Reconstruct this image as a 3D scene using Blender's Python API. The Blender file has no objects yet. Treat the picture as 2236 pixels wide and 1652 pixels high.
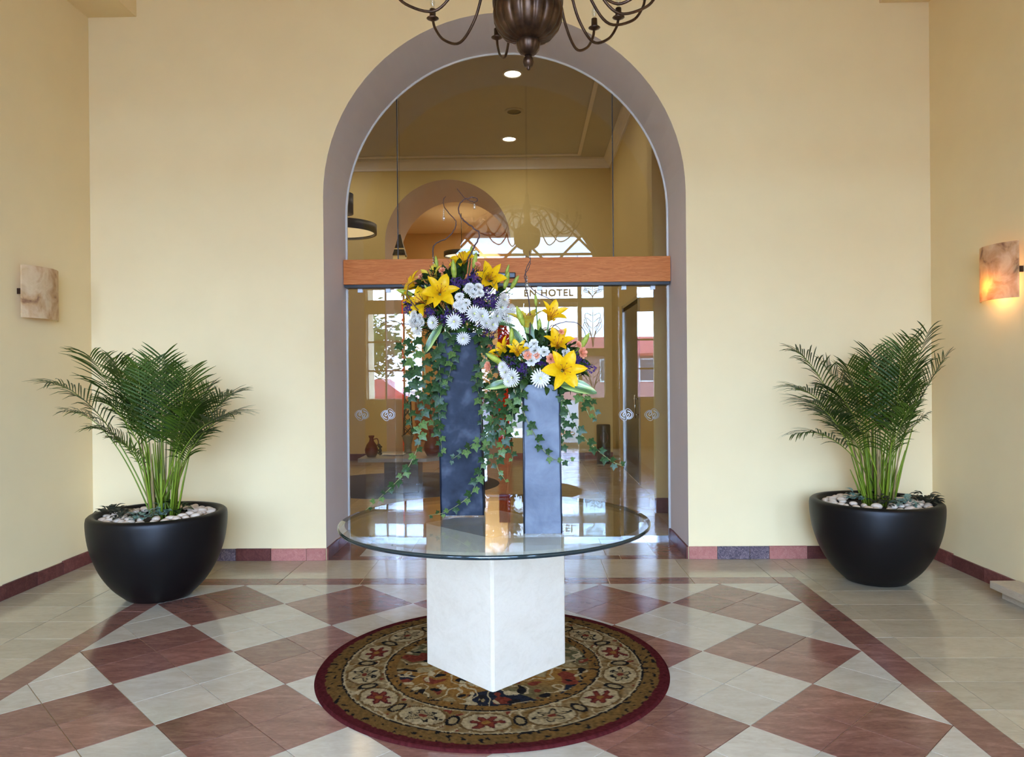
import bpy, bmesh, math, random
from mathutils import Vector, Matrix, Quaternion, noise
random.seed(7)
PI = math.pi
sc = bpy.context.scene
COL = sc.collection

# ------------------------------------------------------------------ camera, world, exposure
FPX, PIT, YAW, ROL, CAMH = 1609.1, 0.00223, 0.0199, 0.00872, 1.483
cam = bpy.data.objects.new('camera', bpy.data.cameras.new('camera'))
COL.objects.link(cam)
cam.data.sensor_fit = 'HORIZONTAL'; cam.data.sensor_width = 36.0
cam.data.lens = FPX / 2236 * 36.0
cam.data.clip_start = 0.02; cam.data.clip_end = 300
cam.matrix_world = (Matrix.Translation((0, 0, CAMH)) @ Matrix.Rotation(YAW, 4, 'Z')
                    @ Matrix.Rotation(PI/2 - PIT, 4, 'X') @ Matrix.Rotation(-ROL, 4, 'Z'))
sc.camera = cam
sc.view_settings.view_transform = 'Standard'
sc.view_settings.look = 'None'
sc.view_settings.gamma = 1.0
sc.view_settings.use_curve_mapping = False
sc.view_settings.exposure = 0.0
cy = sc.cycles
cy.use_denoising = True
cy.max_bounces = 14; cy.diffuse_bounces = 7; cy.glossy_bounces = 6; cy.transmission_bounces = 8
cy.transparent_max_bounces = 24
cy.caustics_reflective = False; cy.caustics_refractive = False
cy.sample_clamp_indirect = 60.0

SKY = 60.0
w = bpy.data.worlds.new('overcast_sky'); sc.world = w; w.use_nodes = True
wb = w.node_tree.nodes['Background']
wb.inputs[0].default_value = (0.44, 0.62, 1.0, 1); wb.inputs[1].default_value = SKY

# ------------------------------------------------------------------ key dimensions (metres, camera stands at x=y=0)
XL, XR = -3.57, 3.25          # vestibule side walls
YB, YG, YF = 5.981, 6.756, -2.1   # back wall, glass end of the arch reveal, entrance wall
AC, AR, AS = -0.175, 1.472, 2.965  # arch centre x, radius, springing height
LXL, LXR, LYB, LZ = -5.5, 1.53, 13.2, 5.36   # lobby behind the glass
TX, TY, TZ, TR = -0.170, 3.79, 0.76, 0.79    # glass table

def ray(px, py):
    a = px - 1118; b = py - 826; c, s = math.cos(ROL), math.sin(ROL)
    U = c*a - s*b; V = s*a + c*b
    d = Vector((U/FPX, 1, -V/FPX))
    cp, sp = math.cos(PIT), math.sin(PIT)
    y = d.y*cp + d.z*sp; z = -d.y*sp + d.z*cp; x = d.x
    cw, sw = math.cos(YAW), math.sin(YAW)
    return Vector((x*cw - y*sw, x*sw + y*cw, z))
def at(px, py, Y):
    d = ray(px, py); t = Y/d.y
    return Vector((0, 0, CAMH)) + d*t

# daylight portals in the entrance openings (guide the sky light, emit nothing of their own)
def portal(x0, x1, z0, z1):
    l = bpy.data.lights.new('daylight_portal', 'AREA'); l.shape = 'RECTANGLE'
    l.size = x1-x0; l.size_y = z1-z0; l.cycles.is_portal = True
    o = bpy.data.objects.new('daylight_portal', l); COL.objects.link(o)
    o.location = ((x0+x1)/2, YF-0.32, (z0+z1)/2); o.rotation_euler = (PI/2, 0, 0)
portal(-1.19, 1.09, 0.0, 3.45)
portal(-1.85, 1.75, 3.49, 5.3)
portal(-3.39, -2.2, 1.02, 3.45)
portal(2.33, 3.1, 1.02, 3.45)

# ------------------------------------------------------------------ materials
def lin(c):
    return tuple(((x/255)/12.92 if x/255 <= 0.04045 else ((x/255+0.055)/1.055)**2.4) for x in c)
class N:
    def __init__(s, name):
        s.m = bpy.data.materials.new(name); s.m.use_nodes = True
        s.t = s.m.node_tree; s.b = s.t.nodes['Principled BSDF']; s.out = s.t.nodes['Material Output']
    def new(s, kind, **kw):
        n = s.t.nodes.new(kind)
        for k, v in kw.items(): setattr(n, k, v)
        return n
    def link(s, a, b): s.t.links.new(a, b)
    def coords(s, scale=1.0, rnd=True, vec=(1, 1, 1)):
        tc = s.new('ShaderNodeTexCoord'); mp = s.new('ShaderNodeMapping')
        s.link(tc.outputs['Object'], mp.inputs['Vector'])
        mp.inputs['Scale'].default_value = tuple(scale*v for v in vec)
        if rnd:
            oi = s.new('ShaderNodeObjectInfo'); mu = s.new('ShaderNodeMath', operation='MULTIPLY')
            mu.inputs[1].default_value = 57.0; s.link(oi.outputs['Random'], mu.inputs[0])
            cb = s.new('ShaderNodeCombineXYZ'); s.link(mu.outputs[0], cb.inputs[0]); s.link(mu.outputs[0], cb.inputs[1])
            s.link(cb.outputs[0], mp.inputs['Location'])
        return mp.outputs[0]
    def noise(s, vec, scale=5, detail=4, rough=0.55, dist=0.0):
        n = s.new('ShaderNodeTexNoise'); s.link(vec, n.inputs['Vector'])
        n.inputs['Scale'].default_value = scale; n.inputs['Detail'].default_value = detail
        n.inputs['Roughness'].default_value = rough; n.inputs['Distortion'].default_value = dist
        return n.outputs['Fac']
    def ramp(s, fac, stops):
        r = s.new('ShaderNodeValToRGB'); s.link(fac, r.inputs[0])
        e = r.color_ramp.elements
        while len(e) < len(stops): e.new(0.5)
        for el, (p, c) in zip(e, stops): el.position = p; el.color = (*c, 1)
        return r.outputs[0]
    def mix(s, fac, a, b, mode='MIX'):
        n = s.new('ShaderNodeMix', data_type='RGBA', blend_type=mode)
        if isinstance(fac, float): n.inputs[0].default_value = fac
        else: s.link(fac, n.inputs[0])
        for i, v in ((6, a), (7, b)):
            if isinstance(v, tuple): n.inputs[i].default_value = (*v, 1)
            else: s.link(v, n.inputs[i])
        return n.outputs[2]
    def bump(s, h, strength=0.2, dist=0.01):
        n = s.new('ShaderNodeBump'); n.inputs['Strength'].default_value = strength; n.inputs['Distance'].default_value = dist
        s.link(h, n.inputs['Height']); s.link(n.outputs[0], s.b.inputs['Normal'])
    def set(s, **kw):
        for k, v in kw.items():
            k = {'rough': 'Roughness', 'metal': 'Metallic', 'spec': 'Specular IOR Level', 'coat': 'Coat Weight',
                 'coat_rough': 'Coat Roughness', 'emit': 'Emission Strength', 'sheen': 'Sheen Weight'}.get(k, k)
            s.b.inputs[k].default_value = v
        return s
    def col(s, c):
        if isinstance(c, tuple): s.b.inputs['Base Color'].default_value = (*c, 1)
        else: s.link(c, s.b.inputs['Base Color'])
        return s
M = {}
def plain(key, rgb, rough=0.5, var=0.12, scale=8, bump=0.0, **kw):
    n = N(key); c = lin(rgb); v = n.coords(1.0)
    f = n.noise(v, scale, 3)
    n.col(n.ramp(f, [(0.25, tuple(x*(1-var) for x in c)), (0.75, tuple(min(1, x*(1+var)) for x in c))]))
    n.set(rough=rough, **kw)
    if bump: n.bump(f, bump)
    M[key] = n.m; return n
def leafy(key, rgb1, rgb2, rough=0.45, trans=0.25, scale=20):
    n = N(key); v = n.coords(1.0)
    c = n.ramp(n.noise(v, scale, 2), [(0.3, lin(rgb1)), (0.7, lin(rgb2))])
    n.col(c); n.set(rough=rough, spec=0.25)
    tr = n.new('ShaderNodeBsdfTranslucent'); n.link(c, tr.inputs[0])
    mx = n.new('ShaderNodeMixShader'); mx.inputs[0].default_value = trans
    n.link(n.b.outputs[0], mx.inputs[1]); n.link(tr.outputs[0], mx.inputs[2]); n.link(mx.outputs[0], n.out.inputs[0])
    M[key] = n.m; return n
def glass(key, f0, tint, rough=0.0):
    n = N(key)
    tp = n.new('ShaderNodeBsdfTransparent'); tp.inputs[0].default_value = (*tint, 1)
    gl = n.new('ShaderNodeBsdfGlossy'); gl.inputs['Roughness'].default_value = rough
    lw = n.new('ShaderNodeLayerWeight'); lw.inputs[0].default_value = 0.5
    pw = n.new('ShaderNodeMath', operation='POWER'); n.link(lw.outputs['Facing'], pw.inputs[0]); pw.inputs[1].default_value = 5
    ma = n.new('ShaderNodeMath', operation='MULTIPLY_ADD'); n.link(pw.outputs[0], ma.inputs[0])
    ma.inputs[1].default_value = 1-f0; ma.inputs[2].default_value = f0
    mx = n.new('ShaderNodeMixShader'); n.link(ma.outputs[0], mx.inputs[0])
    n.link(tp.outputs[0], mx.inputs[1]); n.link(gl.outputs[0], mx.inputs[2]); n.link(mx.outputs[0], n.out.inputs[0])
    M[key] = n.m
def emitter(key, rgb, strength):
    n = N(key); n.col(rgb); n.b.inputs['Emission Color'].default_value = (*rgb, 1); n.set(emit=strength, rough=0.5); M[key] = n.m

# painted plaster
for key, c in (('wall_paint', (232, 209, 160)), ('mauve_paint', (224, 216, 216)), ('lobby_paint', (214, 192, 132)),
               ('ceiling_paint', (196, 192, 182)), ('cornice_paint', (236, 230, 224)), ('orange_paint', (216, 178, 112)), ('cream_paint', (240, 222, 185)),
               ('red_paint', (226, 62, 20))):
    n = plain(key, c, 0.85, 0.02, 3)
    n.bump(n.noise(n.coords(1, False), 140, 2), 0.06, 0.004)
# stone
def marble(key, base, dark, light, rough, vein=0.25, scale=6, stretch=(1, 1, 1), spec=0.5, randv=0.35):
    n = N(key); v = n.coords(1.0, True, stretch)
    f1 = n.noise(v, scale, 6, 0.6, 1.2); f2 = n.noise(v, scale*3.5, 8, 0.65, 2.0)
    c = n.ramp(f1, [(0.2, lin(dark)), (0.5, lin(base)), (0.85, lin(light))])
    c2 = n.ramp(f2, [(0.25, lin(dark)), (0.5, lin(base)), (0.8, lin(light))])
    c = n.mix(vein, c, c2)
    oi = n.new('ShaderNodeObjectInfo'); mr = n.new('ShaderNodeMapRange'); n.link(oi.outputs['Random'], mr.inputs[0])
    mr.inputs[3].default_value = 1-randv; mr.inputs[4].default_value = 1+randv*0.4
    hs = n.new('ShaderNodeHueSaturation'); n.link(c, hs.inputs['Color']); n.link(mr.outputs[0], hs.inputs['Value'])
    n.col(hs.outputs[0]); n.set(rough=rough, spec=spec)
    M[key] = n.m; return n
marble('red_marble', (128, 86, 72), (92, 60, 50), (172, 128, 110), 0.13, 0.4, 4, (1, 3.5, 1), 0.5, 0.22)
marble('beige_marble', (182, 170, 150), (162, 149, 128), (200, 189, 170), 0.13, 0.45, 3, (1, 2.5, 1), 0.5, 0.1)
marble('border_marble', (178, 162, 134), (154, 139, 112), (194, 178, 152), 0.14, 0.45, 3, (1, 2.5, 1), 0.5, 0.12)
marble('skirting_marble', (112, 62, 54), (74, 38, 36), (158, 100, 88), 0.45, 0.5, 12, (1, 1, 1), 0.15, 0.4)
marble('pink_marble', (176, 112, 98), (136, 76, 68), (204, 150, 134), 0.45, 0.6, 16, (1, 1, 1), 0.15, 0.15)
marble('speckled_marble', (92, 78, 84), (36, 34, 46), (206, 178, 170), 0.45, 0.75, 16, (1, 1, 1), 0.15, 0.15)
marble('travertine', (204, 190, 168), (190, 174, 150), (212, 200, 180), 0.35, 0.4, 5, (1, 1, 1.4), 0.4, 0.04)
marble('grey_granite', (150, 152, 156), (108, 110, 116), (186, 188, 190), 0.3, 0.6, 60)
marble('step_stone', (186, 168, 142), (158, 142, 118), (206, 190, 164), 0.4, 0.5, 5, (1, 1, 5), 0.4, 0.05)
plain('grout', (190, 164, 122), 0.8, 0.08, 30)
plain('lobby_dark', (52, 48, 50), 0.35, 0.15, 12)
# oak
n = N('oak')
f1 = n.noise(n.coords(1.0, False, (0.9, 3, 16)), 2.2, 5, 0.6, 1.6); f2 = n.noise(n.coords(1.0, False, (3, 30, 120)), 3, 3, 0.6)
c = n.ramp(f1, [(0.30, lin((180, 98, 44))), (0.46, lin((216, 136, 74))), (0.54, lin((190, 106, 50))), (0.75, lin((226, 150, 88)))])
n.col(n.mix(0.3, c, n.ramp(f2, [(0.35, lin((160, 84, 36))), (0.65, lin((220, 140, 78)))]))); n.set(rough=0.45, spec=0.12); M['oak'] = n.m
n = N('desk_wood'); n.col(n.ramp(n.noise(n.coords(1, False, (1, 1, 6)), 4, 4), [(0.3, lin((120, 66, 24))), (0.7, lin((176, 108, 52)))])); n.set(rough=0.3); M['desk_wood'] = n.m
# vase glazes
n = N('slate_glaze'); v = n.coords(1.0, False, (1.0, 1.0, 1.0))
c = n.ramp(n.noise(v, 8, 3, 0.55, 0.15), [(0.3, lin((22, 26, 36))), (0.52, lin((38, 44, 56))), (0.78, lin((80, 86, 98)))])
n.col(c); n.set(rough=0.5, spec=0.1); n.bump(n.noise(v, 60, 3), 0.05); M['slate_glaze'] = n.m
n = N('steel_glaze'); v = n.coords(1.0, False)
c = n.ramp(n.noise(v, 7, 4, 0.55, 0.5), [(0.25, lin((78, 84, 96))), (0.5, lin((98, 104, 114))), (0.8, lin((122, 128, 136)))])
n.col(c); n.set(rough=0.5, spec=0.14); n.bump(n.noise(v, 70, 3), 0.05); M['steel_glaze'] = n.m
plain('glaze_edge', (24, 28, 38), 0.4)
plain('pot_black', (16, 13, 12), 0.42, 0.1, 6, 0.02, spec=0.22)
plain('soil', (52, 38, 30), 0.95, 0.3, 40, 0.5)
plain('pebble', (206, 184, 160), 0.6, 0.14, 6)
plain('black_plastic', (22, 22, 24), 0.35)
plain('clear_clip', (226, 230, 232), 0.2)
plain('white_trim', (222, 218, 210), 0.5, 0.03)
plain('black_iron', (26, 24, 24), 0.45)
plain('burgundy_clay', (104, 36, 44), 0.4, 0.15, 8)
plain('dark_grape', (34, 24, 34), 0.3)
plain('urn_stone', (120, 112, 92), 0.7, 0.2, 12)
plain('paper', (206, 204, 200), 0.5, 0.2, 14)
plain('door_dark', (36, 30, 28), 0.3, 0.2, 5)
plain('chrome', (190, 192, 196), 0.18, 0.05, metal=1.0)
plain('lantern_panel', (232, 208, 150), 0.6, 0.06)
plain('dark_rug', (58, 52, 60), 0.95, 0.25, 50)
n = N('bronze'); v = n.coords(1, False)
n.col(n.ramp(n.noise(v, 14, 4), [(0.3, lin((58, 42, 34))), (0.7, lin((104, 80, 62)))])); n.set(rough=0.36, metal=0.85); M['bronze'] = n.m
glass('bulb_glass', 0.10, (0.93, 0.95, 0.95))
glass('door_glass', 0.05, (0.88, 0.865, 0.82))
glass('obscure_glass', 0.05, (0.66, 0.67, 0.66))
glass('window_glass', 0.04, (0.95, 0.97, 0.97))
glass('table_glass', 0.045, (0.93, 0.965, 0.95))
n = N('glass_edge'); n.col(lin((14, 34, 38))); n.set(rough=0.08, spec=0.8); M['glass_edge'] = n.m
glass('bevel_glass', 0.10, (0.86, 0.93, 0.92))
n = N('frosted'); n.col(lin((214, 214, 216))); n.set(rough=0.6); n.b.inputs['Alpha'].default_value = 0.85; M['frosted'] = n.m
n = N('letter_grey'); n.col(lin((150, 152, 156))); n.set(rough=0.6); n.b.inputs['Alpha'].default_value = 1.0; M['letter_grey'] = n.m
emitter('lamp_white', (1.0, 0.96, 0.86), 14.0)
emitter('ring_glow', (1.0, 0.80, 0.46), 0.75)
emitter('ring_white', (1.0, 0.93, 0.80), 1.3)
# alabaster
def alabaster(key, glow):
    n = N(key); v = n.coords(1.0, False)
    f = n.noise(v, 7, 5, 0.55, 0.6)
    c = n.ramp(f, [(0.30, lin((150, 104, 72))), (0.40, lin((214, 176, 126))), (0.55, lin((236, 216, 174))), (0.8, lin((214, 184, 130)))])
    n.col(c); n.set(rough=0.4)
    tr = n.new('ShaderNodeBsdfTranslucent'); n.link(n.mix(1.0, c, (1.0, 0.84, 0.55), 'MULTIPLY'), tr.inputs[0])
    mx = n.new('ShaderNodeMixShader'); mx.inputs[0].default_value = 0.45
    n.link(n.b.outputs[0], mx.inputs[1]); n.link(tr.outputs[0], mx.inputs[2]); n.link(mx.outputs[0], n.out.inputs[0]); M[key] = n.m
alabaster('alabaster', 0)
# plants
leafy('palm_leaf', (32, 50, 8), (76, 98, 24), 0.45, 0.2, 3)
leafy('palm_stem', (88, 108, 26), (136, 152, 44), 0.4, 0.1, 3)
plain('palm_base', (132, 110, 66), 0.6, 0.25, 30)
leafy('ivy_leaf', (22, 42, 18), (54, 80, 38), 0.4, 0.15, 5)
leafy('ivy_leaf_light', (62, 88, 40), (104, 126, 66), 0.4, 0.2, 5)
leafy('ivy_stem', (96, 104, 60), (130, 132, 84), 0.6, 0.0, 30)
leafy('fill_leaf', (20, 36, 12), (50, 72, 22), 0.5, 0.15, 5)
leafy('bud_green', (124, 144, 44), (178, 178, 76), 0.4, 0.15, 6)
leafy('stem_green', (70, 104, 46), (104, 136, 62), 0.5, 0.0, 10)
leafy('lily_yellow', (232, 178, 12), (242, 196, 24), 0.42, 0.3, 8)
leafy('lily_pale', (222, 184, 44), (216, 200, 86), 0.42, 0.3, 8)
leafy('mum_white', (216, 211, 202), (232, 228, 218), 0.6, 0.25, 8)
leafy('peach', (226, 142, 104), (236, 176, 142), 0.6, 0.25, 12)
leafy('purple', (44, 22, 66), (76, 46, 104), 0.6, 0.15, 30)
plain('stamen', (172, 88, 20), 0.6)
plain('mum_eye', (214, 214, 120), 0.7)
plain('twig', (70, 46, 40), 0.7, 0.2, 30)
n = N('ti_leaf'); v = n.coords(1.0, False, (60, 1.5, 1)); n.col(n.ramp(n.noise(v, 1.2, 2), [(0.40, lin((58, 84, 44))), (0.55, lin((120, 146, 78))), (0.66, lin((196, 200, 128)))])); n.set(rough=0.4); M['ti_leaf'] = n.m
n = N('variegated'); v = n.coords(1.0); n.col(n.ramp(n.noise(v, 45, 3), [(0.42, lin((34, 62, 46))), (0.58, lin((150, 176, 156)))])); n.set(rough=0.5); M['variegated'] = n.m
leafy('dark_herb', (34, 40, 30), (70, 66, 48), 0.5, 0.1, 20)
glass('crystal', 0.2, (0.9, 0.92, 0.93))
# outside
plain('street', (118, 116, 114), 0.9, 0.06, 2)
plain('pink_render', (164, 112, 106), 0.9, 0.06, 2)
plain('red_tile', (150, 52, 42), 0.8, 0.2, 6)
plain('dark_pane', (60, 66, 76), 0.2)
leafy('tree_green', (54, 84, 44), (108, 136, 70), 0.6, 0.2, 2)
plain('bark', (84, 68, 54), 0.9, 0.2, 8)
plain('joinery', (176, 150, 96), 0.5, 0.06, 4)
plain('lead', (84, 84, 84), 0.4, metal=0.6)
plain('car_red', (170, 40, 34), 0.25)
plain('tyre', (24, 24, 24), 0.8)

# ------------------------------------------------------------------ mesh helpers
class MB:
    def __init__(s): s.v = []; s.f = []; s.m = []; s.cm = 0; s.smooth = []
    def add(s, vs, fs, smooth=False):
        o = len(s.v); s.v += [Vector(p) for p in vs]
        for f in fs: s.f.append([i+o for i in f]); s.m.append(s.cm); s.smooth.append(smooth)
        return s
    def box(s, x0, x1, y0, y1, z0, z1, bev=0.0):
        if bev <= 0:
            vs = [(x, y, z) for z in (z0, z1) for y in (y0, y1) for x in (x0, x1)]
            return s.add(vs, [(0, 2, 3, 1), (4, 5, 7, 6), (0, 1, 5, 4), (2, 6, 7, 3), (0, 4, 6, 2), (1, 3, 7, 5)])
        bm = bmesh.new(); bmesh.ops.create_cube(bm, size=1)
        for v in bm.verts: v.co = Vector(((x0+x1)/2 + v.co.x*(x1-x0), (y0+y1)/2 + v.co.y*(y1-y0), (z0+z1)/2 + v.co.z*(z1-z0)))
        bmesh.ops.bevel(bm, geom=bm.edges[:], offset=bev, segments=2, affect='EDGES', profile=0.6)
        bm.verts.index_update(); s.add([v.co.copy() for v in bm.verts], [[v.index for v in f.verts] for f in bm.faces]); bm.free(); return s
    def prism(s, poly, z0, z1, inset=0.0):
        n = len(poly); c = (sum(p[0] for p in poly)/n, sum(p[1] for p in poly)/n)
        top = [(p[0] + (c[0]-p[0])*inset, p[1] + (c[1]-p[1])*inset) for p in poly]
        vs = [(p[0], p[1], z0) for p in poly] + [(p[0], p[1], z1) for p in top]
        return s.add(vs, [list(range(n))[::-1], list(range(n, 2*n))] + [(i, (i+1) % n, n+(i+1) % n, n+i) for i in range(n)])
    def lathe(s, prof, c=(0, 0, 0), seg=32, flute=None, axis='Z', cap=False, ell=(1, 1)):
        vs = []; fs = []
        for (r, z) in prof:
            for k in range(seg):
                a = 2*PI*k/seg; rr = r*(flute(a, z) if flute else 1)
                p = (rr*math.cos(a)*ell[0], rr*math.sin(a)*ell[1], z)
                if axis == 'Y': p = (p[0], p[2], p[1])
                vs.append((c[0]+p[0], c[1]+p[1], c[2]+p[2]))
        for i in range(len(prof)-1):
            for k in range(seg):
                k2 = (k+1) % seg; fs.append((i*seg+k, i*seg+k2, (i+1)*seg+k2, (i+1)*seg+k))
        s.add(vs, fs, True)
        if cap:
            b = len(s.v)-len(vs)
            s.f.append([b+k for k in range(seg)][::-1]); s.m.append(s.cm); s.smooth.append(False)
            s.f.append([b+(len(prof)-1)*seg+k for k in range(seg)]); s.m.append(s.cm); s.smooth.append(False)
        return s
    def tube(s, pts, r, seg=8, caps=True):
        pts = [Vector(p) for p in pts]; n = len(pts)
        rs = r if isinstance(r, (list, tuple)) else [r]*n
        t = (pts[1]-pts[0]).normalized(); up = Vector((0, 0, 1)) if abs(t.z) < 0.9 else Vector((1, 0, 0))
        nrm = t.cross(up).normalized(); vs = []; fs = []
        for i, p in enumerate(pts):
            t2 = ((pts[min(i+1, n-1)] - pts[max(i-1, 0)]))
            t2 = t2.normalized() if t2.length > 1e-9 else t
            nrm = (nrm - t2*nrm.dot(t2)); nrm = nrm.normalized() if nrm.length > 1e-6 else t2.orthogonal().normalized()
            b = t2.cross(nrm)
            for k in range(seg):
                a = 2*PI*k/seg; vs.append(p + (nrm*math.cos(a) + b*math.sin(a))*rs[i])
        for i in range(n-1):
            for k in range(seg): fs.append((i*seg+k, i*seg+(k+1) % seg, (i+1)*seg+(k+1) % seg, (i+1)*seg+k))
        if caps: fs += [list(range(seg))[::-1], [(n-1)*seg+k for k in range(seg)]]
        return s.add(vs, fs, True)
    def ball(s, c, r, seg=10, rings=6, sc3=(1, 1, 1)):
        prof = [(max(1e-4, math.sin(PI*i/rings)), -math.cos(PI*i/rings)) for i in range(rings+1)]
        vs = []; fs = []
        for (rr, z) in prof:
            for k in range(seg):
                a = 2*PI*k/seg; vs.append((c[0]+r*rr*math.cos(a)*sc3[0], c[1]+r*rr*math.sin(a)*sc3[1], c[2]+r*z*sc3[2]))
        for i in range(rings):
            for k in range(seg): fs.append((i*seg+k, i*seg+(k+1) % seg, (i+1)*seg+(k+1) % seg, (i+1)*seg+k))
        return s.add(vs, fs, True)
    def mesh(s, name, mats, off=(0, 0, 0)):
        me = bpy.data.meshes.new(name); o = Vector(off)
        me.from_pydata([v-o for v in s.v], [], s.f); 
        for m in (mats if isinstance(mats, (list, tuple)) else [mats]): me.materials.append(M[m])
        me.polygons.foreach_set('material_index', s.m); me.polygons.foreach_set('use_smooth', s.smooth)
        me.validate(); me.update(); return me
    def build(s, name, mats, parent=None, loc=None):
        """vertices are in world space; the object's origin is at loc (or at the parent's origin)"""
        base = WL.get(parent, Vector((0, 0, 0))) if parent else Vector((0, 0, 0))
        l = Vector(loc) if loc is not None else base
        return link(name, s.mesh(name, mats, l), parent, l)
WL = {}
def link(name, data, parent=None, loc=(0, 0, 0), rot=None, scale=None):
    o = bpy.data.objects.new(name, data); COL.objects.link(o)
    l = Vector(loc); WL[o] = l.copy()
    if parent: o.parent = parent; o.location = l - WL[parent]
    else: o.location = l
    if rot is not None:
        if isinstance(rot, Quaternion): o.rotation_mode = 'QUATERNION'; o.rotation_quaternion = rot
        else: o.rotation_euler = rot
    if scale is not None: o.scale = (scale,)*3 if isinstance(scale, (int, float)) else scale
    return o
def tag(o, label, cat=None, group=None):
    o['label'] = label
    if cat: o['category'] = cat
    if group: o['group'] = group
    return o
def thing(name, label, cat, loc=(0, 0, 0), group=None):
    return tag(link(name, None, None, loc), label, cat, group)
def struct(o): o['kind'] = 'structure'; return o
def stuff(o): o['kind'] = 'stuff'; return o
def smooth_pts(pts, n=8):
    P = [Vector(p) for p in pts]; P = [P[0]*2-P[1]] + P + [P[-1]*2-P[-2]]; out = []
    for i in range(1, len(P)-2):
        a, b, c, d = P[i-1], P[i], P[i+1], P[i+2]
        for k in range(n):
            t = k/n; out.append(0.5*((2*b) + (c-a)*t + (2*a-5*b+4*c-d)*t*t + (3*b-a-3*c+d)*t**3))
    out.append(P[-2]); return out
def clip(poly, x0, x1, y0, y1):
    def cut(pl, f, g):
        out = []
        for i, p in enumerate(pl):
            q = pl[(i+1) % len(pl)]; a, b = f(p), f(q)
            if a >= 0: out.append(p)
            if (a >= 0) != (b >= 0):
                t = a/(a-b); out.append((p[0]+(q[0]-p[0])*t, p[1]+(q[1]-p[1])*t))
        return out
    for f in (lambda p: p[0]-x0, lambda p: x1-p[0], lambda p: p[1]-y0, lambda p: y1-p[1]):
        poly = cut(poly, f, 0) if poly else poly
    return poly
def area(p): return abs(sum(p[i][0]*p[(i+1) % len(p)][1]-p[(i+1) % len(p)][0]*p[i][1] for i in range(len(p))))/2

def arch_wall(name, y0, y1, x0, x1, z1, c, r, spring, mats, seg=40):
    """solid wall with one round-headed opening; material 0 = wall faces, 1 = reveal"""
    mb = MB(); arc = [(c - r*math.cos(PI*i/seg), spring + r*math.sin(PI*i/seg)) for i in range(seg+1)]
    for y, flip in ((y0, False), (y1, True)):
        def quad(a, b, cc, d):
            vs = [(p[0], y, p[1]) for p in (a, b, cc, d)]
            mb.add(vs, [(0, 1, 2, 3) if not flip else (3, 2, 1, 0)])
        quad((x0, 0), (c-r, 0), (c-r, spring), (x0, spring)); quad((c+r, 0), (x1, 0), (x1, spring), (c+r, spring))
        quad((x0, spring), (c-r, spring), (c-r, z1), (x0, z1)); quad((c+r, spring), (x1, spring), (x1, z1), (c+r, z1))
        for a, b in zip(arc[:-1], arc[1:]): quad(a, b, (b[0], z1), (a[0], z1))
    mb.cm = 1
    prof = [(c-r, 0)] + arc + [(c+r, 0)]
    for a, b in zip(prof[:-1], prof[1:]):
        mb.add([(a[0], y0, a[1]), (b[0], y0, b[1]), (b[0], y1, b[1]), (a[0], y1, a[1])], [(0, 1, 2, 3)], len(arc) > 0 and a[1] >= spring)
    mb.cm = 0
    mb.add([(x0, y0, z1), (x1, y0, z1), (x1, y1, z1), (x0, y1, z1)], [(0, 1, 2, 3)])
    mb.add([(x0, y0, 0), (x0, y1, 0), (x0, y1, z1), (x0, y0, z1)], [(0, 1, 2, 3)])
    mb.add([(x1, y0, 0), (x1, y1, 0), (x1, y1, z1), (x1, y0, z1)], [(3, 2, 1, 0)])
    return struct(mb.build(name, mats))
def holes_wall(mb, x0, x1, z0, z1, y0, y1, holes):
    xs = sorted({x0, x1} | {h[0] for h in holes} | {h[1] for h in holes}); zs = sorted({z0, z1} | {h[2] for h in holes} | {h[3] for h in holes})
    for a, b in zip(xs[:-1], xs[1:]):
        for c, d in zip(zs[:-1], zs[1:]):
            mx, mz = (a+b)/2, (c+d)/2
            if mx < x0 or mx > x1 or mz < z0 or mz > z1: continue
            if any(h[0] < mx < h[1] and h[2] < mz < h[3] for h in holes): continue
            mb.box(a, b, y0, y1, c, d)

# ------------------------------------------------------------------ vestibule shell
VC, VR, VS = (-3.17+2.857)/2, (3.17+2.857)/2, 4.86
arch_wall('wall_back', YB, YG, XL-0.3, XR+0.3, 8.1, AC, AR, AS, ['wall_paint', 'mauve_paint'])
struct(MB().box(XL-0.3, XL, YF-0.25, YB, 0, 4.9).build('wall_left', 'wall_paint'))
struct(MB().box(XR, XR+0.3, YF-0.25, YB, 0, 4.9).build('wall_right', 'wall_paint'))
struct(MB().box(XL, -3.17, YF, YB, 4.457, VS).build('trim_1', 'wall_paint'))
struct(MB().box(2.857, XR, YF, YB, 4.457, VS).build('trim_2', 'wall_paint'))
mb = MB(); seg = 40
for i in range(seg):
    a0, a1 = PI*i/seg, PI*(i+1)/seg
    p0, p1 = (VC-VR*math.cos(a0), VS+VR*math.sin(a0)), (VC-VR*math.cos(a1), VS+VR*math.sin(a1))
    mb.add([(p0[0], YF, p0[1]), (p1[0], YF, p1[1]), (p1[0], YB, p1[1]), (p0[0], YB, p0[1])], [(0, 3, 2, 1)], True)
mb.add([(XL-.3, YF, VS), (-3.17, YF, VS), (-3.17, YB, VS), (XL-.3, YB, VS)], [(0, 1, 2, 3)])
mb.add([(2.857, YF, VS), (XR+.3, YF, VS), (XR+.3, YB, VS), (2.857, YB, VS)], [(0, 1, 2, 3)])
struct(mb.build('ceiling', 'wall_paint'))
# thin pale edge bead where the arch reveal meets the glass
arcp = [(AC-AR+0.008, YG-0.03, 0.0)] + [(AC-(AR-0.008)*math.cos(PI*i/48), YG-0.03, AS+(AR-0.008)*math.sin(PI*i/48)) for i in range(49)] + [(AC+AR-0.008, YG-0.03, 0.0)]
struct(MB().tube(arcp, 0.011, 8).build('trim_3', 'white_trim'))

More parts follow.
